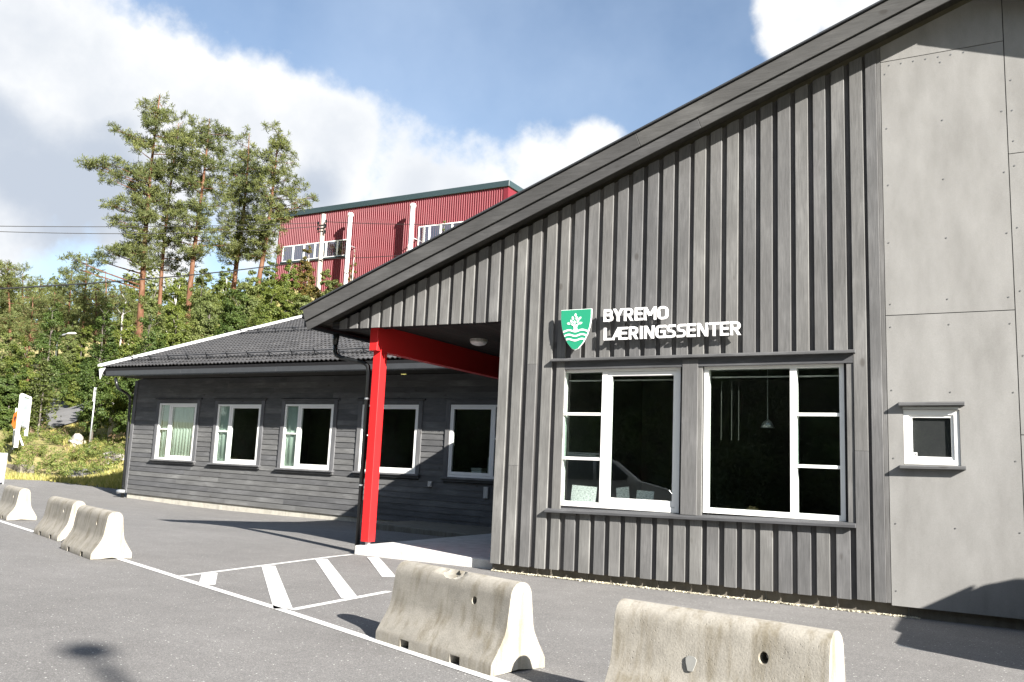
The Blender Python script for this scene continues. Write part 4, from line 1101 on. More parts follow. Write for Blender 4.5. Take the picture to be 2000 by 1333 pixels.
barrier(BM1, ctr, R(-19), 'concrete barrier tucked behind the left end of its neighbour in the close pair')
b0 = atZ(14, 1017, 0); ctr = Vector((b0[0], b0[1], 0))-ax*.655+n_*.235; barrier(BM1, ctr, R(-20), 'concrete barrier farthest from the post, cut by the left picture edge')
barrier(BM1, (4.318, -5.00), R(-10.5), 'large concrete barrier nearest the camera with a pale patch on its face', .91, 1.05)
pt = MB(); pt.prism([(.03*math.cos(a)*(1+.25*math.sin(3*a)), .045*math.sin(a)*(1+.2*math.cos(2*a))) for a in np.linspace(0, 2*math.pi, 14, endpoint=False)], 'y', -.0012, .004)
bo = [o for o in COL.objects if o.name.startswith('concrete_barrier')][-1]; o = pt.build('mortar_patch', plain('pale_mortar_patch', (.27, .27, .255), .9, .1), bo); o.location = (-.12, -.1195, .315); o.rotation_euler = (R(-10), 0, 0)

# ------------------------------------------------------------------ the red hall on the hill
YR_ = 38.0
xl, xr_ = xat(543, 470, YR_), xat(993, 370, YR_); zt_ = .5*(zat(545, 432, YR_)+zat(993, 360, YR_))
RH = thing('red_hall', (xl, YR_, 8), 'red corrugated steel hall with dark roof edge on the hill behind the wing', 'building')
O_ = (xl, YR_, 0)
def rel(o): o.location = Vector(o.location)-Vector(RH.location); return o
ZB_ = float(H(.5*(xl+xr_), YR_)[0])-3
cw = MB(); pit = .185; n = int((xr_-xl)/pit); pr = []
for i in range(n):
    x = xl+i*pit; pr += [(x, YR_), (x+.07, YR_), (x+.092, YR_-.035), (x+.163, YR_-.035)]
pr.append((xr_, YR_)); 
cw.loft([[(x, y, ZB_) for x, y in pr], [(x, y, zt_) for x, y in pr]], cap=False, closed=False)
CW = rel(cw.build('corrugated_wall', M_CORR, RH))
sd = MB(); sd.box(xl, xr_-.01, YR_+.02, YR_+18, ZB_, zt_-.05); rel(sd.build('hall_body', M_CORR, RH))
sd = MB().box(xr_-.008, xr_+.01, YR_-.03, YR_+18, ZB_, zt_); rel(sd.build('side_wall', M_CORR, RH)); rel(MB().box(xr_-.32, xr_+.004, YR_-.045, YR_-.036, ZB_, zt_-.02).build('corner_flashing', M_CORR, RH))
rel(MB().box(xl-.12, xr_+.12, YR_-.14, YR_+18.1, zt_, zt_+.42).build('roof_edge', M_PARA, RH, bevel=.02))


def hallwin(u0, v0, u1, v1, n, wide=.13):
    a, b = atY(u0, v0, YR_-.05), atY(u1, v1, YR_-.05); x0, z1, x1, z0 = a[0], a[2], b[0], b[2]
    W = bpy.data.objects.new('window_band', None); COL.objects.link(W); W.parent = RH; W.location = (x0-RH.location.x, -.05, z0-RH.location.z)
    MB().frame(0, x1-x0, 0, z1-z0, .07, -.02, .05).build('frame', M_WHITE, W); st_ = (x1-x0)/n
    MB().box(-.1, x1-x0+.1, -.09, .04, -.10, -.005).build('window_sill', M_PARA, W)
    for i in range(n):
        MB().box(i*st_+wide/2, (i+1)*st_-wide/2, .0, .03, .07, z1-z0-.07).build('pane', M_GLASS_B, W)
        if i: MB().box(i*st_-wide/2, i*st_+wide/2, -.024, .05, .07, z1-z0-.07).build('mullion', M_WHITE, W)
    MB().box(.05, x1-x0-.05, .034, .05, .05, z1-z0-.05).build('dark_back', M_SCREEN, W)


hallwin(553, 482, 680, 499, 6); hallwin(818, 443, 950, 478, 6)
for u, v in ((684.5, 423), (806.5, 405)):
    p = atY(u, v, YR_-.75); pth = [(p[0], YR_-.75, ZB_), (p[0], YR_-.75, p[2])]
    VP = rel(MB().tube(pth, .155, 12).build('vent_pipe', M_VERGE, RH, smooth=True))
    o = MB().loft([[(r*math.cos(a), r*math.sin(a), z) for a in np.linspace(0, 2*math.pi, 14, endpoint=False)] for r, z in ((.13, 0), (.22, .06), (.22, .2), (.16, .3), (.02, .33))]).build('pipe_cap', M_VERGE, VP, smooth=True); o.location = (p[0], YR_-.75, p[2]-.05)
    MB().box(p[0]-.03, p[0]+.03, YR_-.62, YR_-.03, p[2]-2.2, p[2]-2.14).build('pipe_bracket', M_GALV, VP)

# ------------------------------------------------------------------ utility pole and cables
pb, ptp = atD(619, 600, 53), atD(632.5, 419, 53); zb_ = float(H(pb[0], pb[1])[0])
UPo = thing('utility_pole', (ptp[0], ptp[1], zb_-.5), 'weathered wooden utility pole in front of the red hall', 'utility pole')
hP = ptp[2]-zb_+.5; MB().tube([(pb[0]-ptp[0], pb[1]-ptp[1], 0), (0, 0, hP)], [.19, .13], 10).build('pole', M_POLE, UPo, smooth=True)
for dz in (.75, .95, 1.15, 3.0): MB().tube([(-.3, -.12, hP-dz), (.36, -.12, hP-dz+.04)], .035, 6).build('bracket_arm', M_INK, UPo)
for dx, dz in ((-.28, .68), (.34, .62), (.32, .92), (-.26, 1.05), (.3, 1.3)):
    o = MB().loft([[(r*math.cos(a), r*math.sin(a), z) for a in np.linspace(0, 2*math.pi, 8, endpoint=False)] for r, z in ((.03, 0), (.085, .03), (.05, .09), (.085, .12), (.03, .2))]).build('insulator', M_SCREEN, UPo); o.location = (dx, -.12, hP-dz)


def cable(a, b, sag, rad, label):
    a, b = Vector(a), Vector(b); n = 24; mb = MB(); mb.tube([a.lerp(b, i/n)-Vector((0, 0, sag*4*(i/n)*(1-i/n))) for i in range(n+1)], rad, 5); o = mb.build('power_cable', M_INK); return tag(o, label, 'cable', 'cables on the utility pole')


t1 = (ptp[0]-.28, ptp[1]-.12, ptp[2]-.55); t2 = (ptp[0]+.3, ptp[1]-.12, ptp[2]-.8); t3 = (ptp[0], ptp[1]-.15, ptp[2]-2.9)
cable(atD(-140, 440, 44), t1, .15, .018, 'upper thin cable crossing the sky from the left edge to the pole'); cable(atD(-140, 447, 44), t2, .35, .018, 'lower thin cable crossing the sky from the left edge to the pole')
cable(atD(-120, 570, 34), t3, .25, .030, 'thick cable rising across the far pines to the pole')
cable((ptp[0]+.34, ptp[1]-.12, ptp[2]-.55), atD(1120, 428, 50), .25, .018, 'upper cable running right across the red wall'); cable((ptp[0]+.3, ptp[1]-.12, ptp[2]-2.9), atD(1120, 455, 50), .35, .02, 'lower cable running right across the red wall')

# ------------------------------------------------------------------ vegetation builders
def cards(C, N, w, h, rs, droop=0.0):
    """quads (rhombus leaves) at centres C with preferred normals N"""
    n = len(C); N = N + rs.normal(0, .55, (n, 3)); N /= np.linalg.norm(N, axis=1)[:, None]+1e-9
    A = rs.normal(0, 1, (n, 3)); A -= (A*N).sum(1)[:, None]*N; A[:, 2] -= droop; A /= np.linalg.norm(A, axis=1)[:, None]+1e-9; B = np.cross(N, A)
    s = rs.uniform(.65, 1.3, (n, 1)); a = A*h*s*.5; b = B*w*s*.5
    V = np.stack([C-a, C+b*1.0-a*.1, C+a, C-b-a*.1], 1).reshape(-1, 3); F = np.arange(4*n).reshape(-1, 4); return V, F


def clumped(ells, n, rs, nclump, spread=.30, shell=.45):
    """points grouped in clumps through the ellipsoids; returns points and outward normals"""
    vol = np.array([e[3]*e[4]*e[5] for e in ells]); pk = rs.choice(len(ells), nclump, p=vol/vol.sum()); E = np.array(ells)[pk]
    d = rs.normal(0, 1, (nclump, 3)); d /= np.linalg.norm(d, axis=1)[:, None]; r = shell+(1-shell)*rs.uniform(0, 1, (nclump, 1))**.6
    cc = E[:, :3]+d*r*E[:, 3:]; rad = spread*np.cbrt(E[:, 3]*E[:, 4]*E[:, 5])*rs.uniform(.6, 1.3, nclump)
    k = rs.integers(0, nclump, n); g = rs.normal(0, 1, (n, 3)); g /= np.linalg.norm(g, axis=1)[:, None]; g *= (rs.uniform(0, 1, (n, 1))**.45)
    P = cc[k]+g*rad[k][:, None]*np.array([1, 1, .75]); N = d[k]*.6+g*.8+np.array([0, 0, .45]); return P, N


class Limbs(MB):
    pass


def broadleaf(u, vtop, hw, D, label, sp=0, group=None, n=6500, size=.13, seed=0, name='birch_tree', low=.12, cat='tree', lean=0, bark=None, point=.75):
    rs = np.random.default_rng(seed+101); p = atD(u, vtop, D); x, y = p[0], p[1]; zb = float(H(x, y)[0]); h = max(1.2, p[2]-zb); r = hw*D/FPX
    T = thing(name, (x, y, zb), label, cat, group); mb = MB(); rr = random.Random(seed)
    tp = [(lean*.3*h*t_*t_+rr.uniform(-.06, .06), rr.uniform(-.06, .06), h*t_*.93) for t_ in (0, .25, .5, .75, 1)]; tr = max(.05, h*.013)
    mb.tube(tp, [tr, tr*.85, tr*.6, tr*.38, tr*.12], 7); ells = []
    k = max(5, int(h*1.3))
    for i in range(k):
        t_ = low+(1-low)*(i+.5)/k; w = r*(.62+.38*math.sin(min(1, t_/.55)*math.pi/2)) * (1-max(0, (t_-.42)/.58)**1.5*point); a = rr.uniform(0, 6.28); o_ = w*.42*rr.uniform(.4, 1.1)
        c = (tp[2][0]*t_+o_*math.cos(a), o_*math.sin(a), h*t_); ells.append((*c, w*.75, w*.75, max(.35, h/k*.85)))
        mb.tube([(tp[2][0]*t_, 0, h*max(.05, t_-.12)), (c[0]*.6, c[1]*.6, h*(t_-.04)), c], [tr*.4, tr*.25, tr*.08], 5)
        for q in range(2):
            b = rr.uniform(0, 6.28); mb.tube([c, (c[0]+w*.6*math.cos(b), c[1]+w*.6*math.sin(b), c[2]+.3)], [tr*.12, tr*.04], 4)
    mb.build('trunk', bark or M_BARKG, T, smooth=True)
    P, N = clumped(ells, n, rs, max(40, n//110), .34, .4); V, F = cards(P, N, size*.75, size, rs, .3); npmesh('crown', V, F, M_LEAF[sp], T); return T


def pine(base, top, pads, label, group=None, seed=0, name='pine_tree', tr=.2, npad=150, mat=None, nsz=.24, bend=(0, 0)):
    """trunk from base to top; pads = (centre, rx, ry, rz): flat needle cushions carried on limbs"""
    rs = np.random.default_rng(seed+7); rr = random.Random(seed); b, t_ = Vector(base), Vector(top); L = t_-b
    T = thing(name, b, label, 'tree', group); mb = MB(); path = []
    for k in range(9):
        f_ = k/8; path.append(tuple(L*f_+Vector((math.sin(f_*5+seed)*.12+bend[0]*math.sin(f_*math.pi), math.cos(f_*4+seed)*.1+bend[1]*math.sin(f_*math.pi), 0))))
    mb.tube(path, [tr*(1-.86*(k/8)**1.1) for k in range(9)], 9); PV = []; PN = []
    for (c, rx, ry, rz) in pads:
        c = Vector(c)-b; f_ = min(.97, max(.05, (c.z-.25*Vector((c.x-L.x*c.z/L.z, c.y-L.y*c.z/L.z)).length)/L.z)); i = f_*8; j = min(7, int(i)); a = Vector(path[j]).lerp(Vector(path[j+1]), i-j)
        m = a.lerp(c, .55)+Vector((rr.uniform(-.15, .15), rr.uniform(-.15, .15), -.05)); lr = max(.025, tr*.32*(1-f_*.6)); mb.tube([a, m, c-Vector((0, 0, rz*.3))], [lr, lr*.65, lr*.25], 5)
        for q in range(4):
            an = rr.uniform(0, 6.28); mb.tube([m.lerp(c, .5), c+Vector((rx*.75*math.cos(an), ry*.75*math.sin(an), rr.uniform(-.1, .1)))], [lr*.3, lr*.1], 4)
        rx *= 1.22; ry *= 1.3; rz *= 1.25; n_ = int(npad*rx*ry*3.0)+70; nt_ = max(8, n_//22)
        tu = rs.normal(0, 1, (nt_, 3)); tu /= np.linalg.norm(tu, axis=1)[:, None]; tu *= rs.uniform(.25, 1, (nt_, 1))**.5; cc = np.array(c)+tu*np.array([rx, ry, rz])
        k = rs.integers(0, nt_, n_); g = rs.normal(0, 1, (n_, 3)); g /= np.linalg.norm(g, axis=1)[:, None]; PV.append(cc[k]+g*rs.uniform(.05, .24, (n_, 1))*np.array([1, 1, .8])); PN.append((g, tu[k]))
    mb.build('trunk', M_BARK, T, smooth=True)
    P = np.concatenate(PV); G = np.concatenate([g for g, _ in PN]); n = len(P)
    A = G+np.array([0, 0, .35])+rs.normal(0, .35, (n, 3)); A /= np.linalg.norm(A, axis=1)[:, None]; B = np.cross(A, rs.normal(0, 1, (n, 3))); B /= np.linalg.norm(B, axis=1)[:, None]
    s = rs.uniform(.7, 1.3, (n, 1)); a = A*nsz*.5*s; w = B*nsz*.10*s
    V = np.stack([P-a*.8-w*.4, P-a*.8+w*.4, P+a+w*.7, P+a-w*.7], 1).reshape(-1, 3); npmesh('crown', V, np.arange(4*n).reshape(-1, 4), mat or M_PINE, T); return T


def pine_px(D, trunk, pads, label, seed, tr=.2, group='tall pines beside the red hall', npad=165, dep=.7, fill=1.0):
    """hero pine from measured trunk points and foliage pads (u, v, half width, half height)"""
    b = atD(*trunk[0], D); t_ = atD(*trunk[-1], D); rr = random.Random(seed); out_ = []; k = D/FPX
    zb = float(H(b[0], b[1])[0])-.2; s = (b[2]-zb)/(t_[2]-b[2]) if b[2] > zb else 0; base = np.array([b[0]-(t_[0]-b[0])*s, b[1]-(t_[1]-b[1])*s, min(zb, b[2])])
    fwd = np.array([FW[0], FW[1], 0]); fwd /= np.linalg.norm(fwd); vs_ = [q[1] for q in pads]; v0_, v1_ = min(vs_), max(vs_); tv = [q[1] for q in trunk][::-1]; tu_ = [q[0] for q in trunk][::-1]
    pads = list(pads)+[(float(np.interp(vv, tv, tu_))+rr.uniform(-17, 17)*fill, vv, rr.uniform(12, 20)*fill, rr.uniform(6, 9)) for vv in np.linspace(v0_+25, v1_-10, int(16*fill))]
    for (u, v, w, h) in pads:
        p = atD(u, v, D)+fwd*rr.uniform(-1, 1)*dep*1.6; out_.append((tuple(p), w*k, w*k*rr.uniform(.75, 1.0), h*k))
    return pine(tuple(base), tuple(t_), out_, label, group, seed, tr=tr, npad=npad)


# ---- tall pines
pine_px(60, [(278, 562), (296, 330), (312, 186)], [(311, 197, 17, 22), (296, 216, 20, 10), (281, 208, 13, 8), (326, 222, 16, 12), (318, 240, 24, 12), (332, 262, 22, 12), (300, 258, 14, 9), (254, 264, 24, 10), (233, 256, 14, 8), (270, 278, 18, 9), (320, 283, 24, 12), (340, 300, 18, 10),
         (282, 300, 14, 9), (268, 322, 30, 9), (225, 322, 28, 9), (190, 320, 26, 7), (164, 316, 16, 5), (245, 340, 34, 10), (285, 336, 26, 9), (310, 330, 26, 11), (220, 352, 22, 9), (262, 362, 26, 9), (300, 366, 24, 9), (276, 376, 26, 8), (240, 396, 28, 9), (212, 398, 16, 8), (270, 404, 26, 8), (302, 390, 22, 10),
         (280, 424, 26, 10), (246, 436, 22, 10), (226, 432, 16, 9), (258, 452, 22, 10), (298, 430, 22, 10), (285, 462, 30, 11), (254, 482, 26, 9), (232, 478, 16, 8), (225, 497, 26, 7), (192, 506, 26, 8), (160, 513, 20, 7), (142, 520, 12, 7), (270, 498, 30, 9), (300, 486, 24, 10), (290, 520, 22, 9), (264, 512, 16, 8)],
        'tallest pine with orange trunk at the left of the clump, branches reaching left', 1, .24)
pine_px(61.5, [(318, 548), (330, 400), (345, 240)], [(346, 246, 15, 14), (360, 234, 13, 12), (334, 268, 18, 12), (358, 272, 20, 12), (342, 300, 22, 12), (324, 318, 18, 10), (362, 318, 20, 11), (345, 342, 20, 10), (330, 366, 16, 9), (356, 362, 20, 10), (340, 396, 22, 9), (320, 402, 14, 8), (335, 424, 20, 9), (316, 438, 16, 8), (350, 446, 16, 8), (334, 476, 20, 8), (312, 470, 14, 8), (346, 500, 18, 8), (320, 512, 16, 8), (334, 524, 18, 7)],
        'slender pine with thin trunk standing behind the tallest pine', 2, .16)
pine_px(59, [(378, 528), (394, 400), (405, 232)], [(384, 236, 14, 11), (404, 244, 22, 10), (428, 252, 20, 9), (438, 258, 12, 8), (380, 262, 22, 11), (412, 270, 24, 11), (396, 288, 24, 11), (432, 286, 18, 11), (376, 298, 20, 10), (420, 306, 24, 12), (392, 318, 22, 9), (370, 330, 22, 9), (428, 330, 18, 9), (404, 344, 24, 8), (380, 352, 30, 8), (440, 352, 22, 9), (356, 350, 18, 8), (416, 366, 24, 9), (372, 408, 26, 9), (345, 412, 16, 9), (400, 412, 22, 9), (428, 398, 22, 10), (360, 434, 22, 9), (390, 436, 24, 9), (424, 440, 24, 10), (372, 456, 26, 8), (410, 466, 24, 9), (352, 470, 16, 8), (440, 470, 20, 9), (370, 494, 22, 7), (405, 494, 22, 8), (366, 502, 14, 9)],
        'broad flat-topped pine in the middle of the clump', 3, .21)
pine_px(62, [(462, 530), (475, 400), (486, 262)], [(486, 270, 10, 14), (465, 280, 8, 12), (485, 292, 14, 14), (470, 310, 20, 14), (496, 314, 18, 14), (456, 332, 20, 12), (484, 336, 24, 14), (510, 342, 18, 12), (464, 358, 26, 13), (494, 364, 24, 12), (446, 374, 18, 11), (478, 386, 26, 13), (508, 392, 20, 12), (456, 402, 24, 12), (486, 414, 26, 12), (442, 424, 20, 11), (468, 434, 26, 12), (500, 440, 24, 12), (450, 456, 22, 11), (480, 464, 26, 12), (440, 484, 20, 10), (510, 470, 22, 11), (466, 492, 24, 11), (494, 496, 24, 11), (454, 512, 20, 9)],
        'dense pine with narrow double tip right of the flat-topped pine', 4, .19, npad=185)
pine_px(58.5, [(508, 520), (520, 400), (548, 256)], [(540, 258, 14, 11), (556, 268, 14, 10), (530, 276, 12, 9), (548, 284, 18, 9), (560, 298, 14, 10), (532, 300, 16, 9), (568, 312, 10, 8), (546, 316, 18, 9), (524, 324, 16, 9), (540, 344, 24, 9), (566, 356, 22, 7), (590, 372, 18, 6), (604, 378, 10, 5), (524, 356, 20, 10), (548, 372, 24, 8), (572, 386, 18, 7), (530, 388, 22, 10), (592, 402, 16, 7), (604, 408, 9, 5), (566, 404, 20, 8), (540, 412, 22, 9), (512, 404, 18, 10), (556, 428, 18, 9), (526, 436, 22, 10), (502, 448, 18, 10), (540, 456, 20, 10), (516, 474, 22, 10), (534, 494, 20, 9), (500, 500, 20, 9)],
        'pine at the right of the clump spreading over the red hall corner', 5, .2)

# ---- birches, willows and alders along the slope behind the wing
rows_b = [(205, 600, 40, 45, 2, 'dark green alder nearest the street lamp at the left end of the hedge'), (245, 575, 45, 47, 0, 'leafy birch below the tallest pine trunk'), (300, 556, 46, 49, 1, 'rounded willow between two pine trunks'), (350, 538, 44, 51, 0, 'birch in the hedge below the flat-topped pine'),
          (398, 524, 42, 50, 1, 'pale willow in the hedge below the flat-topped pine'), (445, 528, 40, 52, 0, 'birch in the hedge under the dense double-tipped pine'), (488, 536, 40, 50, 1, 'willow in the hedge left of the red hall corner'), (528, 520, 40, 51, 0, 'birch covering the lower left corner of the red hall'), (566, 512, 34, 50, 0, 'tall birch under the first panes of the red hall'),
          (606, 470, 30, 51, 3, 'thin-topped birch with reddish tip before the red hall windows'), (645, 535, 34, 50, 1, 'pale birch beside the utility pole foot'), (693, 485, 17, 50, 3, 'narrow autumn birch right of the left vent pipe'), (662, 590, 34, 48, 0, 'low birch just above the roof end'), (795, 475, 14, 50, 3, 'thin birch sprig left of the right vent pipe'), (868, 430, 13, 47, 1, 'sparse birch sprig before the right window band')]
for i, (u, v, hw, D, sp, lab) in enumerate(rows_b):
    broadleaf(u, v, hw, D, lab, sp, 'birches and bushes behind the wing', n=2600 if hw < 20 else 22000, size=.075 if hw < 20 else .082, seed=20+i, name='birch_tree', bark=M_BARKB if sp in (0, 3) else M_BARKG, point=.9 if sp == 3 else .7)
rows_f = [(185, 690, 30, 62, 2, 'dark bush at the wing roof corner'), (228, 655, 36, 54, 0, 'bright bush just above the lower end of the wing roof'), (290, 625, 44, 43, 2, 'dark bush above the lower verge of the wing roof'), (350, 600, 44, 44, 0, 'leafy bush above the middle of the wing verge'), (412, 585, 42, 45, 1, 'grey-green bush above the wing verge'), (470, 575, 42, 45, 2, 'dark bush between the verge and the pines'), (530, 570, 40, 46, 0, 'leafy bush below the red hall corner'), (585, 585, 36, 46, 1, 'bush above the top of the visible wing verge'), (262, 715, 26, 48, 2, 'dark bush behind the wing downpipe'), (222, 745, 16, 52, 0, 'small bush right behind the speed sign')]
for i, (u, v, hw, D, sp, lab) in enumerate(rows_f):
    broadleaf(u, v, hw, D, lab, sp, 'birches and bushes behind the wing', n=19000, size=.082, seed=60+i, name='bush', low=.04, cat='bush', point=.5)

# ---- left edge: near thicket, then far pines
rows_l = [(8, 650, 46, 58, 1, 'pale green willow thicket at the left picture edge'), (55, 672, 40, 55, 0, 'leafy bush in front of the dark alder at the left'), (105, 596, 42, 60, 2, 'tall dark alder below the far pines at the left'), (140, 625, 24, 66, 1, 'pale sapling behind the street lamp head'), (28, 720, 38, 52, 2, 'dark bush behind the framed notice board'), (150, 700, 26, 62, 0, 'yellowish bush under the street lamp head'), (-45, 640, 50, 56, 2, 'dark thicket cut by the left picture edge'), (75, 735, 34, 53, 0, 'low bush left of the young larch'), (165, 640, 22, 66, 0, 'birch beside the street lamp')]
for i, (u, v, hw, D, sp, lab) in enumerate(rows_l):
    broadleaf(u, v, hw, D, lab, sp, 'thicket along the hill road', n=20000, size=.09, seed=90+i, name='bush' if v > 640 else 'alder_tree', low=.05, cat='bush' if v > 640 else 'tree', point=.6)
# young larch: tiers of drooping twigs
p = atD(92, 700, 51); zb = float(H(p[0], p[1])[0]); LA = thing('young_larch', (p[0], p[1], zb), 'young tiered larch in front of the dark alder', 'tree'); hL = p[2]-zb; mb = MB(); mb.tube([(0, 0, 0), (.05, 0, hL)], [.06, .012], 6); rs = np.random.default_rng(3); PP = []
for k in range(13):
    z = hL*(.1+.88*k/13); ln = 1.15*(1-k/13)+.15
    for q in range(6):
        a = rs.uniform(0, 6.28); e = np.array([ln*math.cos(a), ln*math.sin(a), z+.12]); mb.tube([(0, 0, z), tuple(e)], [.014, .005], 4); tt = rs.uniform(.15, 1, (45, 1)); PP.append(np.array([0, 0, z])+(e-np.array([0, 0, z]))*tt+rs.normal(0, .06, (45, 3)))
mb.build('trunk', M_BARKG, LA); P = np.concatenate(PP); V, F = cards(P, np.tile([0, 0, 1.0], (len(P), 1)), .07, .16, rs, .2); npmesh('crown', V, F, M_LEAF[1], LA)


def farpine(u, vtop, vbase, w, D, seed, label, mat=None, group='far pines on the left hillside'):
    rr = random.Random(seed); k = D/FPX; pads = []; h = vbase-vtop
    for i in range(int(15+h/9)):
        t_ = rr.random()**.8; v = vtop+h*.03+t_*h*.72; ww = w*(.25+.95*math.sin(min(1, t_*1.15+.1)*math.pi*.62)); o_ = rr.uniform(-.8, .8)*ww; pads.append((u+o_, v, w*rr.uniform(.28, .5), rr.uniform(6, 10)))
    return pine_px(D, [(u-2, vbase), (u, (vtop+vbase)/2), (u, vtop)], pads, label, seed, .17, group, npad=85, dep=1.3, fill=.5)


far = [(18, 513, 690, 34, 78, 'broad far pine at the left edge'), (48, 535, 690, 22, 82, 'pointed far pine second from the left edge'), (80, 538, 680, 20, 90, 'thin far pine left of the gap of sky'), (138, 520, 690, 26, 84, 'far pine right of the gap of sky'), (165, 505, 690, 26, 80, 'far pine under the long low branch'), (205, 530, 690, 26, 82, 'far pine right below the long low branch'), (238, 556, 680, 22, 84, 'small far pine left of the tallest pine trunk'), (110, 570, 690, 20, 88, 'low far pine between the taller ones'), (-25, 520, 690, 34, 80, 'far pine cut by the left picture edge'), (270, 575, 670, 18, 86, 'small far pine right behind the tallest pine trunk'), (60, 580, 700, 22, 74, 'squat far pine in front of the left ones'), (185, 570, 690, 22, 74, 'squat far pine above the street lamp')]
for i, (u, a, b, w, D, lab) in enumerate(far): farpine(u, a, b, w, D, 200+i, lab)
# the forested skyline far behind reads as one mass
rs = np.random.default_rng(77); ell = []
for i in range(150):
    az = R(rs.uniform(-66, -24)); D = rs.uniform(105, 150); x, y = CAM[0]+D*math.sin(az), CAM[1]+D*math.cos(az); z = float(Hfar(np.array([x]), np.array([y]))[0]); hh = rs.uniform(5, 8.5); ell.append((x, y, z+hh*.5, 2.2, 2.2, hh*.55))
P, N = clumped(ell, 52000, rs, 2600, .35, .3); V, F = cards(P, N, .32, .5, rs); tag(npmesh('far_forest', V, F, M_PINE), kind='stuff')

# ---- grass and weeds on the bank
def inside(x, y):     # on the bank: behind the asphalt edge and off the hill road
    e = np.array([p for p in edge_pts]); e = e[np.argsort(e[:, 0])]; ye = np.interp(x, e[:, 0], e[:, 1]); r = np.array([(p.x, p.y) for p in rv]); d = np.min(np.hypot(x[:, None]-r[None, :, 0], y[:, None]-r[None, :, 1]), 1)
    return (y > ye+.05) & (d > 2.9)


# road centre sampled finely for the distance test
rv = [rv[i].lerp(rv[i+1], k/6) for i in range(len(rv)-1) for k in range(6)]
rs = np.random.default_rng(12); x = rs.uniform(-50, -17.5, 260000); y = rs.uniform(5, 34, 260000); ok = inside(x, y); x, y = x[ok], y[ok]; keep = rs.uniform(0, 1, len(x)) < np.clip(1.5-np.hypot(x-CAM[0], y-CAM[1])/60, .25, 1); x, y = x[keep][:120000], y[keep][:120000]
z = H(x, y); n = len(x); hgt_ = rs.uniform(.06, .22, n)*(1+1.3*Sm((np.sin(x*.9)+np.sin(y*1.3+x*.4))*.5))*np.where(x < -25, .7, 1.25); a = rs.uniform(0, 6.28, n); w = rs.uniform(.012, .026, n); ln = rs.normal(0, .35, (n, 2))*hgt_[:, None]
B = np.c_[x, y, z]; dx = np.c_[np.cos(a)*w, np.sin(a)*w, np.zeros(n)]; T_ = B+np.c_[ln, hgt_]
V = np.stack([B-dx, B+dx, T_], 1).reshape(-1, 3); tag(npmesh('bank_grass', V, np.arange(3*n).reshape(-1, 3), M_GRASS), kind='stuff')
pc = np.array([atD(u, v, D) for u, v, D in [(80, 850, 42.5), (110, 848, 43), (140, 862, 43), (105, 880, 41), (70, 878, 41), (160, 870, 43), (190, 860, 44), (205, 885, 42), (225, 870, 43), (232, 895, 41), (130, 830, 46), (150, 815, 50), (85, 815, 47), (60, 800, 49), (110, 800, 50), (210, 830, 47), (235, 820, 45), (15, 830, 45), (10, 860, 44), (230, 845, 44), (190, 900, 41.5), (150, 895, 41), (120, 905, 40.5), (-30, 860, 42), (170, 835, 46), (55, 840, 43)]])
ell = []
for i, q in enumerate(pc):
    zb = float(H(q[0], q[1])[0])
    for k in range(5): ell.append((q[0]+rs.normal(0, .55), q[1]+rs.normal(0, .6), zb+rs.uniform(.1, .45), .38, .38, .34))
P, N = clumped(ell, 34000, rs, 900, .42, .2); V, F = cards(P, N, .03, .085, rs); tag(npmesh('bank_weeds', V, F, M_WEED), kind='stuff')
P, N = clumped([(e[0], e[1], e[2]+.25, .3, .3, .25) for e in ell[::2]], 3500, rs, 500, .3, .2); V, F = cards(P, N, .02, .06, rs); tag(npmesh('seed_heads', V, F, M_FLOW), kind='stuff')
# tufts along the plinth and asphalt edge (sand and weeds in the joint)
x = rs.uniform(.0, 4.9, 2600); y = rs.normal(.035, .014, 2600); V = []
tag(npmesh('plinth_grit', *cards(np.c_[x, y, H(x, y)+.006], np.tile([0, -.3, 1.0], (2600, 1)), .022, .03, rs), plain('sand_grit', (.42, .39, .30), .95, .1)), kind='stuff')

# ---- small things on the bank
def rock(u, v, D, r, lab, seed, sq=(1, .8, .6)):
    p = atD(u, v, D); rr = np.random.default_rng(seed); bm = bmesh.new(); bmesh.ops.create_icosphere(bm, subdivisions=3, radius=1)
    for v_ in bm.verts:
        c = np.array(v_.co); k = 1+.25*math.sin(c[0]*3.1+seed)+.2*math.sin(c[1]*4.3+seed*2)+.12*math.sin(c[2]*7+c[0]*5); v_.co = Vector(c*k*r*np.array(sq))
    me = bpy.data.meshes.new('rock'); bm.to_mesh(me); bm.free(); me.materials.append(M_ROCK)
    o = link('rock', me, None, (p[0], p[1], float(H(p[0], p[1])[0])+r*.25)); tag(o, lab, 'rock')


rock(152, 834, 45.5, .45, 'pale rock in the grass left of the speed sign', 1); rock(228, 858, 43, .5, 'pale rock in the bank close to the wing corner', 2, (1.2, .8, .5)); rock(180, 757, 74, 1.3, 'long bare rock face at the top of the hill road', 3, (2.0, .9, .5)); rock(200, 777, 68, .9, 'pale rock right behind the speed sign', 4); rock(163, 772, 70, .6, 'small pale rock left behind the speed sign', 5)

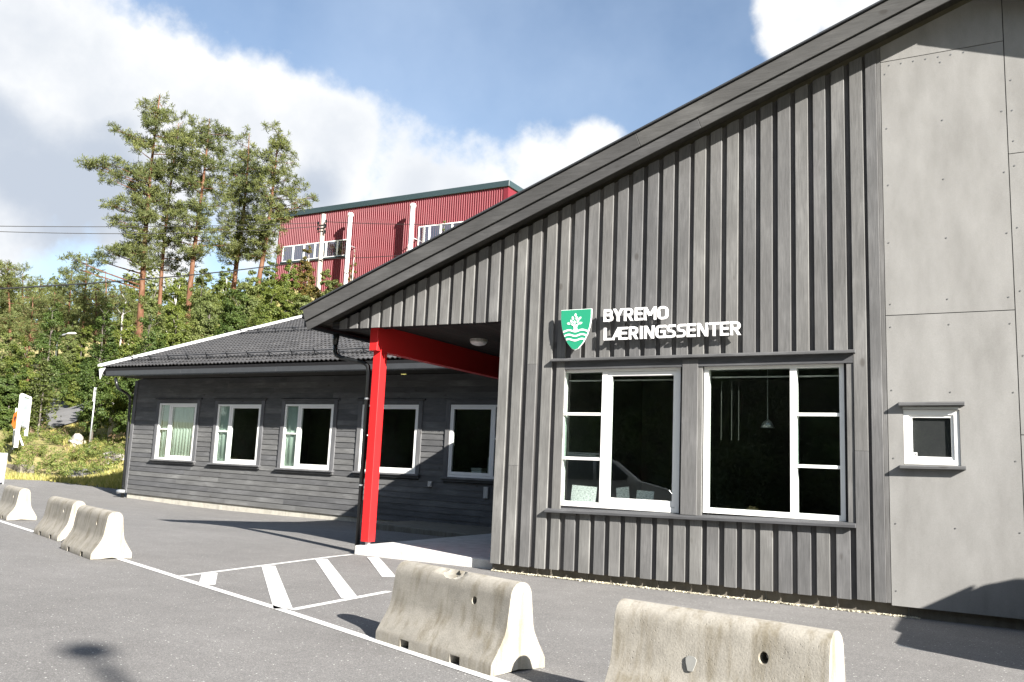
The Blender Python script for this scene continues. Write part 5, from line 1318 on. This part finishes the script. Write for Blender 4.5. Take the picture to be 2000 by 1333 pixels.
# speed sign
a, b = atD(176, 857, 44), atD(185, 757, 44); zb = float(H(a[0], a[1])[0]); SG = thing('speed_sign', (a[0], a[1], zb), 'white 30 zone speed sign on a thin pole beside the hill road', 'sign', None, R(-38))
k = 44/FPX; hs = b[2]-zb; MB().tube([(0, 0, -.1), (.03, 0, hs)], .035, 8).build('pole', M_GALV, SG, smooth=True)
cz = hs-.40
MB().box(-.19, .24, -.06, -.04, hs-.665, hs-.02).build('plate', M_VERGE, SG, bevel=.004)
rg = [[(.025+r*math.cos(t_), y, hs-.44+r*math.sin(t_)) for t_ in np.linspace(0, 2*math.pi, 28, endpoint=False)] for r, y in ((.155, -.062), (.155, -.066), (.118, -.066), (.118, -.062))]
MB().loft(rg, cap=False).build('red_ring', M_SIGNRED, SG)
tb = bpy.data.curves.new('txt', 'FONT')
def text(body, size, x, z, y, mat, parent, name, ext=.002):
    cu = bpy.data.curves.new('txt', 'FONT'); cu.body = body; cu.size = size; cu.align_x = 'CENTER'; cu.align_y = 'CENTER'; cu.extrude = ext; cu.offset = size*.02
    to = bpy.data.objects.new('t', cu); COL.objects.link(to); dg = bpy.context.evaluated_depsgraph_get(); dg.update(); me = bpy.data.meshes.new_from_object(to.evaluated_get(dg)); bpy.data.objects.remove(to)
    me.name = name; me.materials.clear(); me.materials.append(mat); o = link(name, me, parent, (x, y, z)); o.rotation_euler = (R(90), 0, 0); return o
text('30', .19, .025, hs-.44, -.066, M_INK, SG, 'numerals'); text('SONE', .12, .025, hs-.13, -.064, plain('sign_grey', (.25, .28, .32), .5, .3), SG, 'zone_word')

# street lamps: one shows its head behind the bushes, one by the camera only throws its shade on the road
def street_lamp(head, zb, rz, label, hl=1.0):
    L_ = thing('street_lamp', (head[0]-1.45*math.cos(rz), head[1]-1.45*math.sin(rz), zb), label, 'street lamp', None, rz); hz = head[2]-zb
    MB().tube([(0, 0, 0), (0, 0, hz-.3), (.25, 0, hz-.08), (.9, 0, hz)], .055, 8).build('pole', M_GALV, L_, smooth=True)
    MB().loft([[(x, r*math.cos(t_), hz+r*.55*math.sin(t_)) for t_ in np.linspace(0, 2*math.pi, 12, endpoint=False)] for x, r in ((1.35-.5*hl, .06), (1.35-.35*hl, .13), (1.35, .17), (1.35+.35*hl, .13), (1.35+.5*hl, .03))]).build('lamp_head', M_LET, L_, smooth=True)


a = atD(141, 652, 62); street_lamp(a, float(H(a[0]-1.4, a[1])[0]), 0.0, 'street lamp whose white head shows above the hill road')
gpt = atZ(165, 1266, 0); tt = 7.5; street_lamp((gpt[0]+2.2*tt, gpt[1]-tt, 1.28*tt), 0.0, math.atan2(-1, 2.2)+math.pi, 'street lamp by the camera, outside the picture, shading the road', .42)

# guard rail on the outer side of the hill road
gp = [(atD(60, 798, 60)), atD(85, 790, 62), atD(110, 783, 65), atD(140, 773, 70), atD(168, 763, 76)]
GR = thing('guard_rail', (gp[0][0], gp[0][1], gp[0][2]-.6), 'galvanised guard rail climbing along the hill road', 'guard rail'); o0 = Vector(GR.location)
sec = [(0, .16), (.04, .10), (0, .04), (0, -.04), (.04, -.10), (0, -.16), (-.01, -.16), (.03, -.10), (-.012, -.04), (-.012, .04), (.03, .10), (-.01, .16)]
gmb = MB(); rings = []
for i, q in enumerate(gp):
    t_ = Vector(gp[min(i+1, 4)])-Vector(gp[max(i-1, 0)]); n_ = Vector((t_.y, -t_.x, 0)).normalized(); rings.append([tuple(Vector(q)-o0+n_*s*1.6+Vector((0, 0, h))) for s, h in sec])
gmb.loft(rings); gmb.build('rail_beam', M_GALV, GR)
for i in range(4):
    for f_ in (0, .5):
        q = Vector(gp[i]).lerp(Vector(gp[i+1]), f_)-o0; MB().box(q.x-.05, q.x+.05, q.y+.03, q.y+.13, q.z-1.3, q.z+.1).build('rail_post', M_GALV, GR)

# framed notice board leaning on its struts, with the orange marker behind
a, b, c_ = atD(32, 865, 41), atD(43, 771, 41), atD(59, 778, 41.5); zb = float(H(a[0], a[1])[0]); NB = thing('notice_board', (a[0], a[1], zb), 'white framed notice board standing in the grass at the left', 'notice board'); A_ = Vector(a)-Vector(NB.location); B_ = Vector(b)-Vector(NB.location); C_ = Vector(c_)-Vector(NB.location); wv_ = (C_-B_); wv_.z = 0; dn = (A_-B_)*.64; W_ = wv_.normalized(); n_ = W_.cross((B_-A_).normalized())


def beam(p, q, w, d, parent, name, mat):
    t_ = (q-p).normalized(); s = t_.cross(n_).normalized()*w/2; e = n_*d/2; mb = MB(); mb.loft([[tuple(r+s+e), tuple(r-s+e), tuple(r-s-e), tuple(r+s-e)] for r in (p, q)]); return mb.build(name, mat, parent)
beam(A_-Vector((0, 0, .2)), B_, .13, .10, NB, 'post', M_WHITE); beam(C_+dn*1.25, C_, .09, .10, NB, 'post', M_WHITE); beam(B_, C_, .09, .11, NB, 'rail', M_WHITE); beam(B_+dn, C_+dn, .06, .09, NB, 'rail', M_GALV)
mb = MB(); mb.loft([[tuple(p+n_*.02), tuple(p-n_*.01)] for p in (B_+dn+W_*.06, C_+dn-W_*.05, C_-W_*.05, B_+W_*.06)], cap=False); PO = MB()
p4 = [B_+dn*.98+W_*.06, C_+dn*.98-W_*.05, C_+dn*.05-W_*.05, B_+dn*.05+W_*.06]; PO.hexa([tuple(p-n_*.015) for p in p4]+[tuple(p+n_*.015) for p in p4]); PO.build('poster', M_POSTER, NB)
beam(B_+dn*1.2, A_+W_*.22+n_*.15-Vector((0, 0, .1)), .05, .05, NB, 'strut', M_WHITE)
q = atD(44, 871, 41); o = MB().box(-.55, .55, -.3, .3, -.2, .16).build('footing_block', M_PLINTH, None, bevel=.02); o.location = (q[0], q[1], float(H(q[0], q[1])[0])); tag(o, 'grey concrete block lying beside the notice board foot', 'block')
a = atD(30, 838, 44); b = atD(25, 797, 44); zb = float(H(a[0], a[1])[0]); OM = thing('roadwork_marker', (a[0], a[1], zb), 'orange diamond roadwork marker behind the notice board', 'road marker'); k = 44/FPX; hz = a[2]-zb
MB().tube([(0, 0, -.1), (-.12, 0, b[2]-zb)], .04, 6).build('stake', M_VERGE, OM)
dm = [(-.16, hz+.62), (-.22, hz+.2), (0, hz), (.20, hz+.1), (.22, hz+.62), (.02, hz+.80)]; MB().prism(dm, 'y', -.06, -.03).build('marker_panel', M_ORANGE, OM); MB().prism([(-.1, hz+.45), (-.05, hz+.6), (.06, hz+.5), (.0, hz+.3)], 'y', -.068, -.061).build('marker_symbol', M_INK, OM)
a, b = atD(-2, 912, 33), atD(5, 885, 33); zb = float(H(a[0], a[1])[0]); WS = thing('white_sign', (a[0], a[1], zb), 'small white sign board cut by the left picture edge', 'sign', None, R(-45)); MB().box(-.75, .12, -.02, .02, .08, b[2]-zb).build('sign_board', M_VERGE, WS); MB().box(-.6, -.54, .021, .06, -.1, .5).build('stake', M_GALV, WS); MB().box(-.06, .0, -.024, -.021, .3, .36).build('printed_mark', M_INK, WS)

# ------------------------------------------------------------------ what stands behind and beside the camera (seen in the panes and by its shade)
def car(loc, rz, paint, label, group=None, tall=1.0):
    C_ = thing('parked_car', loc, label, 'car', group, rz); k = tall; hw = .80
    side = [(-2.05, .35), (-2.1, .62), (-2.06, .95), (-1.95, 1.10*k), (-1.70, 1.60*k), (-1.50, 1.69*k), (-.4, 1.72*k), (.45, 1.66*k), (.75, 1.56*k), (1.30, 1.12*k), (2.0, .95), (2.12, .78), (2.14, .40), (1.9, .28), (-1.9, .28)]
    mb = MB(); mb.loft([[(x, y*(hw if z < 1.0 else hw-(z-1.0)*.22), z) for x, z in side] for y in (-1, -.93, .93, 1)] if False else [[(x, s*(hw-.03*(abs(s) > .99)-(max(0, z-1.0)*.20)), z) for x, z in side] for s in (-1, -.9, .9, 1)])
    mb.build('body', paint, C_, smooth=False, bevel=.02)
    for s in (-1, 1):
        y = lambda z: s*(hw-.03-max(0, z-1.0)*.20+.004)
        for poly in ([(-1.72, 1.1*k), (-1.58, 1.56*k), (-.75, 1.63*k), (-.75, 1.1*k)], [(-.68, 1.1*k), (-.68, 1.63*k), (.15, 1.61*k), (.15, 1.1*k)], [(.22, 1.1*k), (.22, 1.6*k), (.66, 1.52*k), (1.12, 1.12*k)]):
            mb = MB(); q = [(x, y(z), z) for x, z in poly]; mb.loft([q, [(a, b+s*.004, c) for a, b, c in q]]); mb.build('side_window', M_CARGLASS, C_)
        MB().tube([(-1.4, s*(hw-.28), 1.71*k+.02), (.3, s*(hw-.28), 1.71*k+.02)], .018, 6).build('roof_rail', M_GALV, C_)
        MB().box(2.06, 2.15, s*.62-.14, s*.62+.14, .70, .84).build('headlight', M_GLASS_B, C_)
        MB().box(.95, 1.1, s*(hw+.0), s*(hw+.16), 1.06, 1.2).build('mirror', paint, C_)
        for x in (-1.3, 1.32):
            W_ = MB().tube([(x, s*(hw-.20), .32), (x, s*(hw+.005), .32)], .32, 20).build('wheel', M_TYRE, C_); MB().tube([(x, s*(hw+.006), .32), (x, s*(hw+.015), .32)], .20, 16).build('rim', M_GALV, W_)
    q = [(.79, -.60, 1.55*k), (.79, .60, 1.55*k), (1.29, .68, 1.14*k), (1.29, -.68, 1.14*k)]; MB().hexa([(a+.0, b, c+.0) for a, b, c in q]+[(a+.02, b, c+.02) for a, b, c in q]).build('windscreen', M_CARGLASS, C_)
    return C_


car((8.45, -1.62, 0), R(180), M_CARPAINT, 'dark people carrier parked by the panel wall, outside the picture', None, 1.075)
car((-3.4, -10.2, 0), R(-28), M_CARPAINT2, 'silver estate car parked across the road, mirrored in the big window')
# dark wood across the road, mirrored in the panes: a few kinds, copied
kinds = []
for s in range(4):
    rr = random.Random(300+s); hT = 11+s*1.4; pads = [((rr.uniform(-1, 1)*(1.9*(1-z/hT)+.5), rr.uniform(-1, 1)*(1.9*(1-z/hT)+.5), z), rr.uniform(.6, 1.0), rr.uniform(.6, 1.0), .5) for z in np.linspace(.5, hT-.3, 60)]
    kinds.append(pine((0, 0, 0), (.1, 0, hT), pads, 'dark spruce in the wood across the road, seen only mirrored', 'spruces across the road', 300+s, 'spruce_tree', .2, 100, M_SPRUCE, .42))
rr = random.Random(9); spots = []
for i in range(64):
    x = -46+i*.92+rr.uniform(-.6, .6); y = -19.5-rr.uniform(0, 10)-max(0, (x-2))*.5; spots.append((x, y))
for i, (x, y) in enumerate(spots):
    k = kinds[i % 4]; z = float(H(x, y)[0])-.1; s = rr.uniform(.85, 1.25)
    if i < 4: o = k
    else:
        o = k.copy(); COL.objects.link(o)
        for c in k.children: d = c.copy(); COL.objects.link(d); d.parent = o
    o.location = (x, y, z); o.scale = (s, s, s); o.rotation_euler = (0, 0, rr.uniform(0, 6.28))
